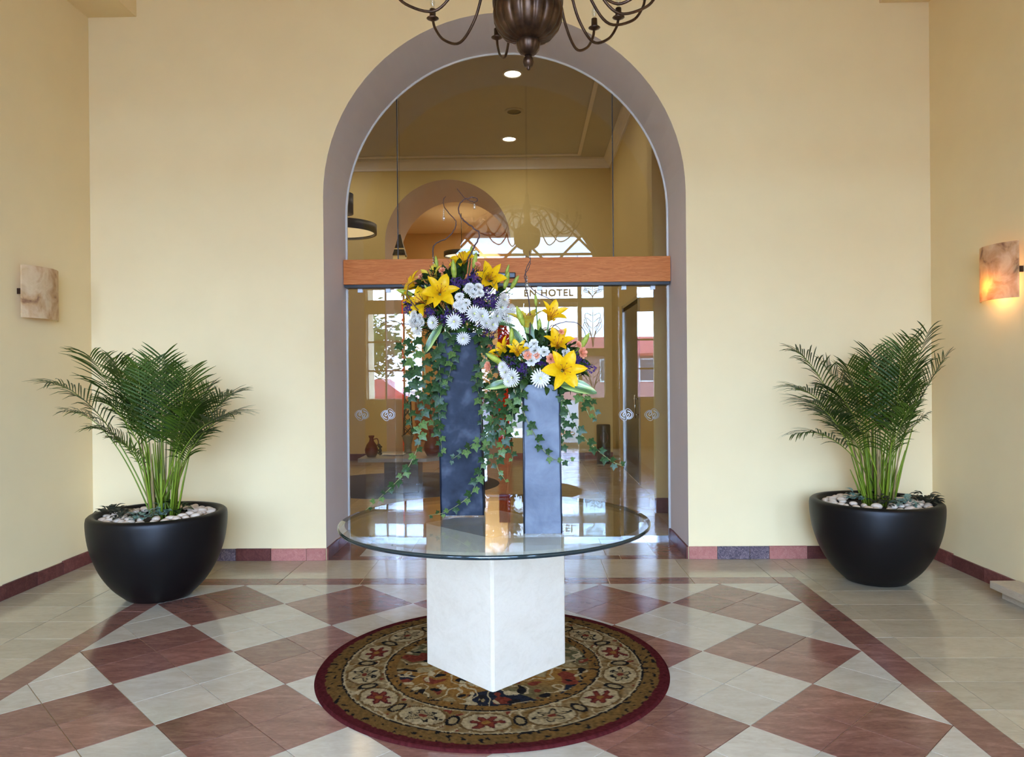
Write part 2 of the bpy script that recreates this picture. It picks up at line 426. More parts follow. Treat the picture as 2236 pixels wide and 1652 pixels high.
# entrance wall behind the camera
BC, BR, BS = -0.05, 1.84, 3.49
WIN = [(-3.39, -2.2, 1.02, 2.86, 3), (2.33, 3.1, 1.02, 2.86, 2)]
y0, y1 = YF-0.25, YF
mb = MB()
holes_wall(mb, XL, BC-BR, 0, BS, y0, y1, [(WIN[0][0], WIN[0][1], 1.02, 2.86), (WIN[0][0], WIN[0][1], 3.12, 3.42)])
holes_wall(mb, BC+BR, XR, 0, BS, y0, y1, [(WIN[1][0], WIN[1][1], 1.02, 2.86), (WIN[1][0], WIN[1][1], 3.12, 3.42)])
SL = [(1.16, 1.65), (BC*2-1.65, BC*2-1.16)]
holes = [(-1.19, 1.09, 0, 3.04), (-1.19, 1.09, 3.12, 3.42)] + [(a, b, c, d) for a, b in SL for c, d in ((1.02, 1.92), (2.06, 2.95), (3.12, 3.42))]
holes_wall(mb, BC-BR, BC+BR, 0, BS, y0, y1, holes)
mb2 = mb; arc = [(BC-BR*0.9*math.cos(PI*i/32), BS+BR*0.9*math.sin(PI*i/32)) for i in range(33)]
for y in (y0, y1):
    for a, b in zip(arc[:-1], arc[1:]): mb.add([(a[0], y, a[1]), (b[0], y, b[1]), (b[0], y, 8.1), (a[0], y, 8.1)], [(0, 1, 2, 3)])
    mb.add([(XL-.3, y, BS), (arc[0][0], y, BS), (arc[0][0], y, 8.1), (XL-.3, y, 8.1)], [(0, 1, 2, 3)])
    mb.add([(arc[-1][0], y, BS), (XR+.3, y, BS), (XR+.3, y, 8.1), (arc[-1][0], y, 8.1)], [(0, 1, 2, 3)])
for a, b in zip(arc[:-1], arc[1:]): mb.add([(a[0], y0, a[1]), (b[0], y0, b[1]), (b[0], y1, b[1]), (a[0], y1, a[1])], [(0, 1, 2, 3)])
struct(mb.build('wall_front', 'wall_paint'))
# side windows with glazing bars
ym = YF-0.12
def pane(x0, x1, z0, z1, parent, mat='window_glass', y=None, name='pane', th=0.006):
    yy = ym if y is None else y
    return MB().box(x0, x1, yy-th/2, yy+th/2, z0, z1).build(name, mat, parent)
wn = 1
for (x0, x1, z0, z1, nc) in WIN:
    mb = MB()
    for (za, zb, nr) in ((z0, z1, 3), (3.12, 3.42, 1)):
        for i in range(nc+1):
            x = x0+(x1-x0)*i/nc; mb.box(x-0.018, x+0.018, ym-0.03, ym+0.03, za, zb)
        for j in range(nr+1):
            z = za+(zb-za)*j/nr; mb.box(x0, x1, ym-0.028, ym+0.028, z-0.018, z+0.018)
    wo = struct(mb.build('window_%d' % wn, 'joinery')); wn += 1
    for (za, zb, nr) in ((z0, z1, 3), (3.12, 3.42, 1)):
        for i in range(nc):
            for j in range(nr): pane(x0+(x1-x0)*i/nc+.018, x0+(x1-x0)*(i+1)/nc-.018, za+(zb-za)*j/nr+.018, za+(zb-za)*(j+1)/nr-.018, wo)
# leaded sidelights
def tulip(mb, cx, cz, w, h, y):
    for s in (-1, 1):
        for k in range(3):
            t = k/3
            pts = [(cx, y, cz-h*0.5), (cx+s*w*0.10, y, cz-h*(0.2-0.1*t)), (cx+s*w*(0.42-0.08*t), y, cz+h*(0.02+0.13*k)), (cx+s*w*(0.36-0.1*t), y, cz+h*(0.14+0.12*k)), (cx+s*w*0.05, y, cz+h*(-0.02+0.17*k))]
            mb.tube(smooth_pts(pts, 5), 0.007, 5)
    mb.tube([(cx, y, cz-h*.5), (cx, y, cz+h*.5)], 0.006, 5)
for (a, b) in SL:
    mb = MB()
    for (c, d) in ((1.02, 1.92), (2.06, 2.95), (3.12, 3.42)):
        for x in (a, b): mb.box(x-0.012, x+0.012, ym-0.02, ym+0.02, c, d)
        for z in (c, d): mb.box(a, b, ym-0.02, ym+0.02, z-0.012, z+0.012)
    wo = struct(mb.build('window_%d' % wn, 'joinery')); wn += 1
    for (c, d) in ((1.02, 1.92), (2.06, 2.95), (3.12, 3.42)):
        pane(a+.012, b-.012, c+.012, d-.012, wo, 'bevel_glass')
        mb = MB(); tulip(mb, (a+b)/2, (c+d)/2, (b-a)*0.9, (d-c)*0.9, ym+0.012); mb.build('lead_tracery', 'lead', wo)
# fanlight
mb = MB(); R = BR*0.9
ringp = [(BC-(R-0.05)*math.cos(PI*i/32), BS+(R-0.05)*math.sin(PI*i/32)) for i in range(33)]
mb.tube([(p[0], ym, p[1]) for p in ringp], 0.05, 6)
mb.box(BC-R, BC+R, ym-0.05, ym+0.05, BS-0.04, BS+0.05)
for s in (-1, 1):
    for k in (0.0, 0.62, -0.62):
        d = Vector((s*math.cos(PI/4), 0, math.sin(PI/4))); o = Vector((BC+k*R*1.15 - s*R*0.55, ym, BS)); pts = []
        for t in range(0, 60):
            p = o+d*t*0.05
            if (p.x-BC)**2+(p.z-BS)**2 < (R-.05)**2: pts.append(p)
        if len(pts) > 1: mb.tube([pts[0], pts[-1]], 0.028, 6)
mb.box(BC-R*0.93, BC+R*0.93, ym-0.02, ym+0.02, BS+0.56, BS+0.61)
wo = struct(mb.build('window_%d' % wn, 'white_trim')); wn += 1
mb = MB(); pl = [(BC-(R-.05)*math.cos(PI*i/32), BS+(R-.05)*math.sin(PI*i/32)) for i in range(33)]
nn = len(pl)
mb.add([(p[0], ym-0.003, p[1]) for p in pl] + [(p[0], ym+0.003, p[1]) for p in pl], [list(range(nn)), list(range(nn, 2*nn))[::-1]])
mb.build('pane', 'obscure_glass', wo)
for s in (-1, 1):
    mb = MB(); tulip(mb, BC+s*1.15, BS+0.32, 0.5, 0.5, ym+0.012); mb.build('lead_tracery', 'lead', wo)
# transom over the entrance doors with the hotel lettering
wo = struct(MB().box(-1.19, 1.09, ym-0.04, ym+0.04, 3.035, 3.125).box(-1.19, 1.09, ym-0.02, ym+0.02, 3.405, 3.42).build('window_%d' % wn, 'joinery')); wn += 1
pane(-1.19, 1.09, 3.125, 3.405, wo)
def text_mesh(s, size, ext):
    cu = bpy.data.curves.new('txt', 'FONT'); cu.body = s; cu.size = size; cu.extrude = ext; cu.offset = 0.007; cu.align_x = 'RIGHT'; cu.space_character = 1.15
    o = bpy.data.objects.new('txt', cu); COL.objects.link(o); bpy.context.view_layer.update()
    me = bpy.data.meshes.new_from_object(o.evaluated_get(bpy.context.evaluated_depsgraph_get())); bpy.data.objects.remove(o); bpy.data.curves.remove(cu); return me
me = text_mesh('EN HOTEL', 0.2, 0.004); me.materials.append(M['letter_grey'])
link('lettering', me, wo, (1.0, ym-0.012, 3.185), (PI/2, 0, 0))['label'] = 'frosted white lettering EN HOTEL'
# logo: two interlaced loops inside a rounded knot
def logo_mesh(size, y=0.0):
    mb = MB()
    strokes = [([(.0, .26), (-.22, .29), (-.44, .14), (-.47, -.06), (-.36, -.22), (-.26, -.34), (-.12, -.40), (.0, -.36), (.06, -.22), (.05, -.12)], .022),
               ([(-.02, .20), (-.2, .22), (-.36, .09), (-.36, -.08), (-.24, -.20), (-.08, -.27)], .042), ([(.0, .16), (-.14, .14), (-.22, .0), (-.15, -.08), (-.06, .0), (.0, .12)], .04)]
    for s in (-1, 1):
        for pts, w_ in strokes: mb.tube(smooth_pts([(s*p[0]*size, y, s*p[1]*size) for p in pts], 5), w_*size, 6)
    for v in mb.v: v.y = y+(v.y-y)*0.12
    return mb.mesh('logo', 'frosted')
# glass entrance leaves
for i, (a, b) in enumerate(((-1.18, -0.055), (-0.045, 1.08))):
    do = struct(MB().box(a, b, ym-0.02, ym+0.02, 0.0, 0.09).box(a, b, ym-0.02, ym+0.02, 2.95, 3.03).build('door_%d' % (i+1), 'chrome'))
    pane(a, b, 0.09, 2.95, do, th=0.01)
    link('logo', logo_mesh(0.55), do, ((a+b)/2, ym+0.012, 2.35))

# ------------------------------------------------------------------ floor and its tiles
FX0, FX1, FY1, D = -2.459, 1.783, 5.27, 0.8485
GX, GY = FX0, 3.983
struct(MB().box(XL-0.3, XR+0.3, YF-0.25, YB+0.0, -0.12, -0.004).build('floor', 'grout'))
floor = bpy.data.objects['floor']
struct(MB().box(AC-AR, AC+AR, YB, YG, -0.12, -0.004).build('floor_2', 'grout'))
CUT = 2.65
tile_cache = {}
def put_tile(poly, mat, parent, far, lo=-0.012, top=0.0):
    g = 0.0017; n = len(poly); c = (sum(p[0] for p in poly)/n, sum(p[1] for p in poly)/n)
    def shrink(p):
        dx, dy = c[0]-p[0], c[1]-p[1]; L = math.hypot(dx, dy) or 1; return (p[0]+dx/L*g*1.4, p[1]+dy/L*g*1.4)
    q = [shrink(p) for p in poly]
    if c[1] < far[0]: far[1].cm = far[2][mat]; far[1].prism(q, lo, top, 0.0); return
    key = (mat, tuple((round(p[0]-c[0], 4), round(p[1]-c[1], 4)) for p in q))
    if key not in tile_cache:
        tile_cache[key] = MB().prism([(p[0]-c[0], p[1]-c[1]) for p in q], lo, top, 0.004).mesh('tile', mat)
    link('tile', tile_cache[key], parent, (c[0], c[1], 0.0))
MI = {'red_marble': 0, 'beige_marble': 1, 'border_marble': 2}
far = (CUT, MB(), MI)
for i in range(-1, 12):
    for j in range(-16, 5):
        if (i+j) % 2 == 0: continue
        mat = 'red_marble' if i % 2 == 1 else 'beige_marble'
        cx, cyy = GX+D*i/2, GY+D*j/2
        for (ox, oy) in ((D/4, 0), (-D/4, 0), (0, D/4), (0, -D/4)):
            p = [(cx+ox+D/4, cyy+oy), (cx+ox, cyy+oy+D/4), (cx+ox-D/4, cyy+oy), (cx+ox, cyy+oy-D/4)]
            p = clip(p, FX0, FX1, YF, FY1)
            if p and area(p) > 0.002: put_tile(p, mat, floor, far)
def grid_tiles(x0, x1, y0, y1, sx, sy, mat, parent, far, ox=0.0, oy=0.0):
    i0 = math.floor((x0-ox)/sx); j0 = math.floor((y0-oy)/sy)
    for i in range(i0, math.ceil((x1-ox)/sx)):
        for j in range(j0, math.ceil((y1-oy)/sy)):
            p = clip([(ox+i*sx, oy+j*sy), (ox+i*sx+sx, oy+j*sy), (ox+i*sx+sx, oy+j*sy+sy), (ox+i*sx, oy+j*sy+sy)], x0, x1, y0, y1)
            if p and area(p) > 0.002: put_tile(p, mat, parent, far)
SW = 0.165
grid_tiles(FX1, FX1+SW, YF, FY1, SW, 0.6, 'red_marble', floor, far, FX1, FY1)
grid_tiles(FX0-SW, FX0, YF, FY1, SW, 0.6, 'red_marble', floor, far, FX0, FY1)
grid_tiles(FX0-SW, FX1+SW, FY1, FY1+SW, 0.6, SW, 'red_marble', floor, far, FX1, FY1)
grid_tiles(FX1+SW, XR, YF, YB, 0.6, 0.3, 'border_marble', floor, far, XR, YB)
grid_tiles(XL, FX0-SW, YF, YB, 0.6, 0.3, 'border_marble', floor, far, XL, YB)
grid_tiles(FX0-SW, FX1+SW, FY1+SW, YB, 0.6, 0.6, 'border_marble', floor, far, FX1, FY1+SW)
stuff(far[1].build('far_tiles', ['red_marble', 'beige_marble', 'border_marble'], floor))
f2 = bpy.data.objects['floor_2']
a, b = AC-AR, AC+AR
grid_tiles(a, b, YB, YB+0.13, 0.6, 0.13, 'red_marble', f2, far, a, YB)
grid_tiles(a, a+0.24, YB+.13, YG, 0.24, 0.35, 'red_marble', f2, far, a, YB+.13)
grid_tiles(b-0.24, b, YB+.13, YG, 0.24, 0.35, 'red_marble', f2, far, b, YB+.13)
grid_tiles(a+.24, b-.24, YB+.13, YG, 0.41, 0.645, 'beige_marble', f2, far, a+.24, YB+.13)

# marble skirting, piece by piece
def skirting(name, p0, p1, nrm, h=0.1, th=0.016, seedv=1, specials={}, lens=()):
    rnd = random.Random(seedv); p0 = Vector(p0); p1 = Vector(p1); L = (p1-p0).length; d = (p1-p0)/L; nv = Vector(nrm)
    base = MB(); q = [p0, p1, p1+nv*0.004, p0+nv*0.004]
    base.prism([(v.x, v.y) for v in q], 0, h*0.97); so = struct(base.build(name, 'grout'))
    x = 0.0; k = 0
    while x < L-0.02:
        l = lens[k] if k < len(lens) else rnd.uniform(0.24, 0.46); e = min(L, x+l)
        if L-e < 0.1: e = L
        a_, b_ = p0+d*(x+0.002), p0+d*(e-0.002); q = [a_, b_, b_+nv*th, a_+nv*th]; hh = h+rnd.uniform(-0.004, 0.004)
        c = (a_+b_)/2
        MB().prism([(v.x, v.y) for v in q], 0.001, hh, 0.0).build('skirting_tile', specials.get(k, 'pink_marble' if (not specials and rnd.random() < 0.12) else 'skirting_marble'), so, c)
        x = e; k += 1
    return so
skirting('baseboard_back', (AC-AR, YB, 0), (XL, YB, 0), (0, -1, 0), seedv=4, specials={0: 'pink_marble', 1: 'pink_marble', 3: 'speckled_marble'}, lens=(.16, .29, .29, .22))
skirting('baseboard_back_2', (AC+AR, YB, 0), (XR, YB, 0), (0, -1, 0), seedv=5, specials={0: 'pink_marble', 1: 'speckled_marble', 2: 'speckled_marble', 3: 'pink_marble'}, lens=(.227, .26, .156, .305, .3))
skirting('baseboard_left', (XL, YB, 0), (XL, YF, 0), (1, 0, 0), seedv=6)
skirting('baseboard_right', (XR, YB, 0), (XR, YF, 0), (-1, 0, 0), seedv=8)
skirting('baseboard_arch', (AC-AR, YB, 0), (AC-AR, YG, 0), (1, 0, 0), seedv=9)
skirting('baseboard_arch_2', (AC+AR, YB, 0), (AC+AR, YG, 0), (-1, 0, 0), seedv=10)
# low stone step by the right wall
t = tag(MB().box(3.06, 3.249, 3.6, 4.95, 0.055, 0.105, 0.006).box(3.11, 3.249, 3.65, 4.90, 0.001, 0.056).build('stone_step', 'step_stone', None, (3.15, 4.3, 0)), 'low pale stone step with an overhanging slab against the side wall', 'step')

# ------------------------------------------------------------------ lobby behind the glass
fl = struct(MB().box(LXL-0.3, LXR+0.3, YG, LYB, -0.12, -0.004).build('floor_lobby', 'grout'))
grid_tiles(LXL, LXR, YG, LYB, 0.6, 0.6, 'border_marble', fl, (9.0, MB(), MI), LXR, YG) if False else None
farL = (7.0, MB(), MI)
grid_tiles(-3.6, LXR, YG, LYB, 0.6, 0.6, 'border_marble', fl, farL, LXR, LYB)
farL2 = (99, MB(), MI); grid_tiles(LXL, -3.6, YG, LYB, 0.6, 0.6, 'border_marble', fl, farL2, LXR, LYB)
for f_ in (farL, farL2): stuff(f_[1].build('far_tiles', ['red_marble', 'beige_marble', 'border_marble'], fl))
PC, PR, PS = -1.395, 1.13, 3.90
arch_wall('wall_lobby_back', LYB, LYB+1.7, LXL-0.3, LXR+0.3, LZ+0.6, PC, PR, PS, ['lobby_paint', 'mauve_paint'])
struct(MB().box(LXL-0.3, LXL, YG-0.3, LYB, 0, LZ+.3).build('wall_lobby_left', 'lobby_paint'))
struct(MB().box(LXL, XL-0.3, YG-0.3, YG, 0, LZ+.3).build('wall_lobby_front', 'lobby_paint'))
DY0, DY1, DZ = 9.97, 11.66, 2.58
mb = MB()
for (a, b, c, d) in ((YG, DY0, 0, LZ+.3), (DY1, LYB, 0, LZ+.3), (DY0, DY1, DZ, LZ+.3)): mb.box(LXR, LXR+0.3, a, b, c-0.1, d)
struct(mb.build('wall_lobby_right', 'lobby_paint'))
struct(MB().box(LXL-0.3, XR, YG, LYB, LZ, LZ+0.2).build('ceiling_lobby', 'ceiling_paint'))
# pilasters just inside the glass
for k, (a, b) in enumerate(((1.37, LXR),)):
    struct(MB().box(a, b, 8.0, 8.3, 0, LZ).build('wall_pilaster', 'lobby_paint'))
    skirting('baseboard_pilaster_%d' % (k+1), (a, 8.0, 0), (b, 8.0, 0), (0, -1, 0), 0.16, seedv=20+k)
skirting('baseboard_lobby_back', (PC+PR, LYB, 0), (LXR, LYB, 0), (0, -1, 0), 0.12, seedv=22)
skirting('baseboard_lobby_back_2', (PC-PR, LYB, 0), (LXL, LYB, 0), (0, -1, 0), 0.12, seedv=23)
# cornice and ceiling moulding
def cornice(name, p0, p1, nv, mat='cornice_paint'):
    p0, p1, nv = Vector(p0), Vector(p1), Vector(nv); prof = [(0, LZ-0.17), (0.03, LZ-0.17), (0.03, LZ-0.13), (0.07, LZ-0.10), (0.11, LZ-0.04), (0.13, LZ-0.03), (0.13, LZ)]
    mb = MB()
    for (a, za), (b, zb) in zip(prof[:-1], prof[1:]):
        q = [p0+nv*a, p1+nv*a, p1+nv*b, p0+nv*b]; zz = (za, za, zb, zb)
        mb.add([(v.x, v.y, z) for v, z in zip(q, zz)], [(0, 1, 2, 3)])
    return struct(mb.build(name, mat))
cornice('trim_4', (LXL, LYB, 0), (LXR, LYB, 0), (0, -1, 0)); cornice('trim_5', (LXR, LYB, 0), (LXR, YG, 0), (-1, 0, 0))
struct(MB().box(-4.8, 0.98, 12.85, 12.91, LZ-0.025, LZ, 0.008).box(0.92, 0.98, 7.4, 12.85, LZ-0.025, LZ, 0.008).box(-4.8, -4.74, 7.4, 12.85, LZ-.025, LZ, .008).build('trim_6', 'cornice_paint'))
# recessed ceiling lights and speaker
def downlight(x, y, label, group, power):
    t = thing('ceiling_light', label, 'light', (x, y, LZ), group)
    MB().lathe([(0.105, LZ), (0.135, LZ), (0.135, LZ-0.012), (0.105, LZ-0.016), (0.105, LZ)], (x, y, 0), 28).build('trim_ring', 'white_trim', t)
    MB().lathe([(0.001, LZ-0.006), (0.105, LZ-0.004)], (x, y, 0), 28).build('lens', 'lamp_white', t)
    l = bpy.data.lights.new('downlight_lamp', 'AREA'); l.shape = 'DISK'; l.size = 0.18; l.energy = power; l.color = (1.0, 0.94, 0.84)
    o = bpy.data.objects.new('downlight_lamp', l); COL.objects.link(o); o.parent = t; o.location = (0, 0, -0.03)
downlight(-0.146, 9.42, 'round recessed ceiling light, the lit one nearer the glass wall', None, 20)
downlight(-0.25, 12.0, 'round recessed ceiling light, the lit one beside the lobby cornice', None, 20)
downlight(-3.2, 9.42, 'round added ceiling light, unseen, deep in the lobby beside the ring lamp', 'added unseen lobby lights', 20)  # extra downlights out of view, added to light the lobby
downlight(-3.2, 12.0, 'round added ceiling light, unseen, deep in the lobby beside the ring lamp', 'added unseen lobby lights', 20)
t = thing('ceiling_speaker', 'round dark ceiling speaker grille between the two lit ceiling lights', 'speaker', (-0.15, 10.75, LZ))
MB().lathe([(0.10, LZ), (0.135, LZ), (0.13, LZ-0.018), (0.10, LZ-0.02)], (-0.15, 10.75, 0), 28).build('rim', 'ceiling_paint', t)
MB().lathe([(0.001, LZ-0.008), (0.10, LZ-0.008)], (-0.15, 10.75, 0), 28).build('grille', 'urn_stone', t)
# dark lobby door
d3 = struct(MB().box(LXR-0.02, LXR+0.06, DY0, DY0+0.05, 0, DZ).box(LXR-0.02, LXR+0.06, DY1-.05, DY1, 0, DZ).box(LXR-.02, LXR+.06, DY0, DY1, DZ-.05, DZ).build('door_3', 'chrome'))
MB().box(LXR+0.0, LXR+0.05, DY0+.05, DY1-.05, 0.005, DZ-.05).build('door_leaf', 'door_dark', d3)
MB().tube([(LXR-0.05, DY0+0.16, 0.9), (LXR-0.05, DY0+0.16, 1.22)], 0.014).tube([(LXR, DY0+.16, .95), (LXR-.05, DY0+.16, .95)], 0.01).tube([(LXR, DY0+.16, 1.17), (LXR-.05, DY0+.16, 1.17)], 0.01).build('handle', 'chrome', d3)
# ash bin
bx, by = 1.297, 12.55
t = thing('ash_bin', 'black cylindrical litter bin with an oval opening against the lobby wall', 'bin', (bx, by, 0))
MB().lathe([(0.115, 0.0), (0.118, 0.02), (0.118, 0.64), (0.11, 0.66), (0.10, 0.655), (0.001, 0.64)], (bx, by, 0), 28, cap=False).build('body', 'black_plastic', t)
mb = MB(); mb.tube([(bx+0.07*math.cos(a), by-0.118+0.02*(1-math.cos(math.asin(min(1, abs(0.07*math.cos(a))/0.118)))), 0.45+0.1*math.sin(a)) for a in [2*PI*k/24 for k in range(25)]], 0.008, 6, False); mb.build('opening_rim', 'black_iron', t)
MB().lathe([(0.001, -0.116), (0.062, -0.105)], (bx, by, 0.45), 20, axis='Y', ell=(1, 1.4)).build('opening', 'burgundy_clay', t)
# coffee table on a dark rug
t = tag(MB().lathe([(0.001, 0.006), (1.34, 0.006), (1.36, 0.0)], (-1.75, 10.25, 0), 48, ell=(1, 0.92)).build('lobby_rug', 'dark_rug', None, (-1.75, 10.25, 0)), 'dark round rug under the stone topped lobby table', 'rug')
cx, cyy = -1.62, 9.62
t = thing('coffee_table', 'low lobby table with grey granite top and dark block base', 'table', (cx, cyy, 0.007))
tp = [(-0.5, -0.45), (0.36, -0.45), (0.52, -0.25), (0.52, 0.45), (-0.5, 0.45)]
MB().prism([(cx+p[0], cyy+p[1]) for p in tp], 0.43, 0.475).build('table_top', 'grey_granite', t)
MB().box(cx-0.22, cx+0.22, cyy-0.2, cyy+0.2, 0.007, 0.43, 0.006).build('base', 'lobby_dark', t)
def clay_vase(x, y, s, label, grapes):
    z = 0.476; t = thing('clay_vase', label, 'vase', (x, y, z))
    MB().lathe([(0.001, 0), (0.05, 0), (0.078, 0.05), (0.082, 0.09), (0.06, 0.15), (0.03, 0.19), (0.024, 0.225), (0.034, 0.245), (0.036, 0.26), (0.026, 0.26), (0.018, 0.22)], (0, 0, 0), 24).build('tmp', 'burgundy_clay')
    o = bpy.data.objects['tmp']; o.name = 'body'; o.parent = t; o.scale = (s,)*3
    o = MB().tube(smooth_pts([(0.028, 0, 0.215), (0.07, 0, 0.22), (0.085, 0, 0.17), (0.066, 0, 0.135)], 5), 0.007, 6).build('handle', 'burgundy_clay', None); o.parent = t; o.scale = (s,)*3
    if grapes:
        mb = MB(); r = random.Random(3)
        for k in range(22): mb.ball((0.105+r.uniform(-.018, .018), -0.02+r.uniform(-.02, .02), 0.15-k*0.0055), 0.013, 7, 5)
        o = mb.build('grape_bunch', 'dark_grape', None); o.parent = t; o.scale = (s,)*3
clay_vase(-1.99, 9.38, 1.05, 'small burgundy clay jug hung with dark grapes on the granite table', True)
clay_vase(-1.23, 9.5, 1.35, 'larger burgundy clay jug without grapes behind the hanging ivy', False)
t = tag(MB().box(-1.93, -1.66, 9.55, 9.78, 0.476, 0.484).box(-1.86, -1.6, 9.5, 9.7, 0.4845, 0.492).build('magazine', 'paper', None, (-1.75, 9.62, 0.476)), 'magazines lying on the granite lobby table', 'magazine')
t = thing('stone_urn', 'small stone urn holding a black lattice stand on the lobby table', 'urn', (-1.6, 9.85, 0.476))
MB().lathe([(0.001, 0.476), (0.06, 0.476), (0.05, 0.50), (0.05, 0.6), (0.075, 0.69), (0.085, 0.70), (0.085, 0.715), (0.001, 0.70)], (-1.6, 9.85, 0), 20).build('body', 'urn_stone', t)
mb = MB()
for sx in (-1, 1):
    for sy in (-1, 1): mb.tube([(-1.6+sx*0.055, 9.85+sy*0.055, 0.70), (-1.6+sx*0.03, 9.85+sy*0.03, 1.35)], 0.008, 6)
for k in range(5):
    z0, z1 = 0.71+k*0.125, 0.83+k*0.125; w = 0.055-0.005*k
    for sy in (-1, 1):
        mb.tube([(-1.6-w, 9.85+sy*w, z0), (-1.6+w, 9.85+sy*w, z1)], 0.005, 5); mb.tube([(-1.6+w, 9.85+sy*w, z0), (-1.6-w, 9.85+sy*w, z1)], 0.005, 5)
mb.build('lattice', 'black_iron', t)
# hanging ring lamps
def ring_lamp(x, y, z, r, label, top):
    t = thing('ring_lamp', label, 'lamp', (x, y, z))
    h = r*0.26
    MB().lathe([(r*0.94, z), (r, z), (r, z+h), (r*0.94, z+h), (r*0.94, z)], (x, y, 0), 40).build('drum_band', 'black_iron', t)
    MB().lathe([(0.001, z+h*0.25), (r*0.94, z+h*0.25)], (x, y, 0), 40).build('diffuser', 'ring_glow' if top else 'ring_white', t)
    MB().tube([(x, y, z+h*0.3), (x, y, LZ-0.022 if y < LYB else 5.178)], 0.008, 6).build('rod', 'black_iron', t)
    if top: MB().lathe([(0.001, z+h+0.14), (0.16, z+h+0.14), (0.16, z+h+0.4), (0.001, z+h+0.4)], (x, y, 0), 28).build('upper_drum', 'black_iron', t)
    l = bpy.data.lights.new('ring_bulb', 'AREA'); l.shape = 'DISK'; l.size = r*1.6; l.energy = 10 if top else 20; l.color = (1, 0.78, 0.48)
    o = bpy.data.objects.new('ring_bulb', l); COL.objects.link(o); o.parent = t; o.location = (0, 0, h*0.2)
p = at(745, 500, 9.6); ring_lamp(p.x, p.y, p.z-0.06, 0.46, 'black ring pendant with a small drum above it over the lobby table', True)
p = at(1008, 560, 16.6); ring_lamp(p.x, p.y, p.z, 0.40, 'black ring pendant seen through the far mauve arch', False)
# lantern
p = at(873, 512, 10.3); x, y, z = p
t = thing('hanging_lantern', 'tapering black iron lantern with cream scrollwork panels above the oak beam', 'lantern', (x, y, z-0.72))
mb = MB(); s0, s1 = 0.012, 0.125
for (za, zb, wa, wb, mat, nm) in ((z, z-0.30, s0, 0.09, 'black_iron', 'cap'), (z-0.20, z-0.66, 0.062, s1, 'lantern_panel', 'panel')):
    for k in range(4):
        a = PI/4+k*PI/2; r2 = math.sqrt(2); mb = MB(); off = 0.0 if nm == 'cap' else 0.004
        if nm == 'cap' and k in (1, 2): pass
        q = [(x+(wa+off)*r2*math.cos(a), y+(wa+off)*r2*math.sin(a), za), (x+(wa+off)*r2*math.cos(a+PI/2), y+(wa+off)*r2*math.sin(a+PI/2), za), (x+(wb+off)*r2*math.cos(a+PI/2), y+(wb+off)*r2*math.sin(a+PI/2), zb), (x+(wb+off)*r2*math.cos(a), y+(wb+off)*r2*math.sin(a), zb)]
        mb.add(q, [(0, 1, 2, 3)]); mb.build(nm, mat, t)
for s in (-1, 1):
    for k in range(3):
        cz = z-0.28-k*0.13; mb = MB(); mb.tube([(x+s*0.03+0.022*math.cos(a)*(1-a/14), y-0.085-0.019*k-0.012, cz+0.03*math.sin(a)*(1-a/14)) for a in [q*0.5 for q in range(18)]], 0.004, 5); mb.build('scroll', 'black_iron', t)
MB().tube([(x, y, z-0.02), (x, y, LZ)], 0.0018, 6).build('chain', 'black_iron', t)
MB().box(x-0.13, x+.13, y-.13, y+.13, z-0.72, z-0.66, 0.01).build('base_plate', 'black_iron', t)

# room beyond the far arch
FY = 19.0
struct(MB().box(-6, 2.5, LYB, FY+.3, -0.12, 0.0).build('floor_reception', 'border_marble'))
arch_wall('wall_reception_back', FY, FY+0.4, -6, 2.5, 5.6, -1.26, 0.74, 4.2, ['orange_paint', 'cream_paint'])
struct(MB().box(-5.9, -5.7, LYB+1.7, FY+2, 0, 5.4).build('wall_reception_left', 'orange_paint'))
struct(MB().box(1.7, 1.9, LYB+1.7, FY+2, 0, 5.4).build('wall_reception_right', 'orange_paint'))
struct(MB().box(-6.2, 2.7, LYB+1.7, FY+2, 5.2, 5.4).build('ceiling_reception', 'cream_paint'))
struct(MB().box(-6, 2.5, FY+1.9, FY+2.0, 0, 5.4).build('wall_reception_end', 'cream_paint'))
struct(MB().box(-0.62, -0.38, 16.0, 16.25, 0, 3.2).build('wall_red_pier', 'red_paint'))
struct(MB().box(-3.0, -2.72, 16.0, 16.25, 0, 3.2).build('wall_red_pier_2', 'red_paint'))
l = bpy.data.lights.new('reception_ceiling_lamp', 'AREA'); l.shape = 'DISK'; l.size = 0.6; l.energy = 60; l.color = (1, 0.84, 0.6)
o = bpy.data.objects.new('reception_ceiling_lamp', l); COL.objects.link(o); o.location = (-1.2, 17.2, 5.15)
l2 = l.copy(); l2.energy = 70; o = bpy.data.objects.new('reception_ceiling_lamp', l2); COL.objects.link(o); o.location = (-1.2, 20.0, 5.15)
t = thing('reception_desk', 'wooden reception counter glimpsed beyond the far mauve arch', 'desk', (-1.4, 17.4, 0))
MB().box(-2.6, -0.35, 17.2, 17.7, 0.0, 1.0).build('front', 'desk_wood', t)
for k in range(3): MB().box(-2.62, -0.33, 17.18, 17.2, 0.12+k*0.3, 0.36+k*0.3, 0.006).build('panel', 'desk_wood', t)
MB().box(-2.7, -0.3, 17.1, 17.8, 1.0, 1.06, 0.01).build('worktop', 'desk_wood', t)
t = thing('framed_picture', 'dark framed picture on the red pier beyond the far arch', 'picture', (-0.5, 15.99, 1.5))
MB().box(-0.60, -0.40, 15.975, 15.999, 1.35, 1.66, 0.006).build('frame', 'black_iron', t)
MB().box(-0.57, -0.43, 15.968, 15.974, 1.39, 1.62).build('print', 'orange_paint', t)

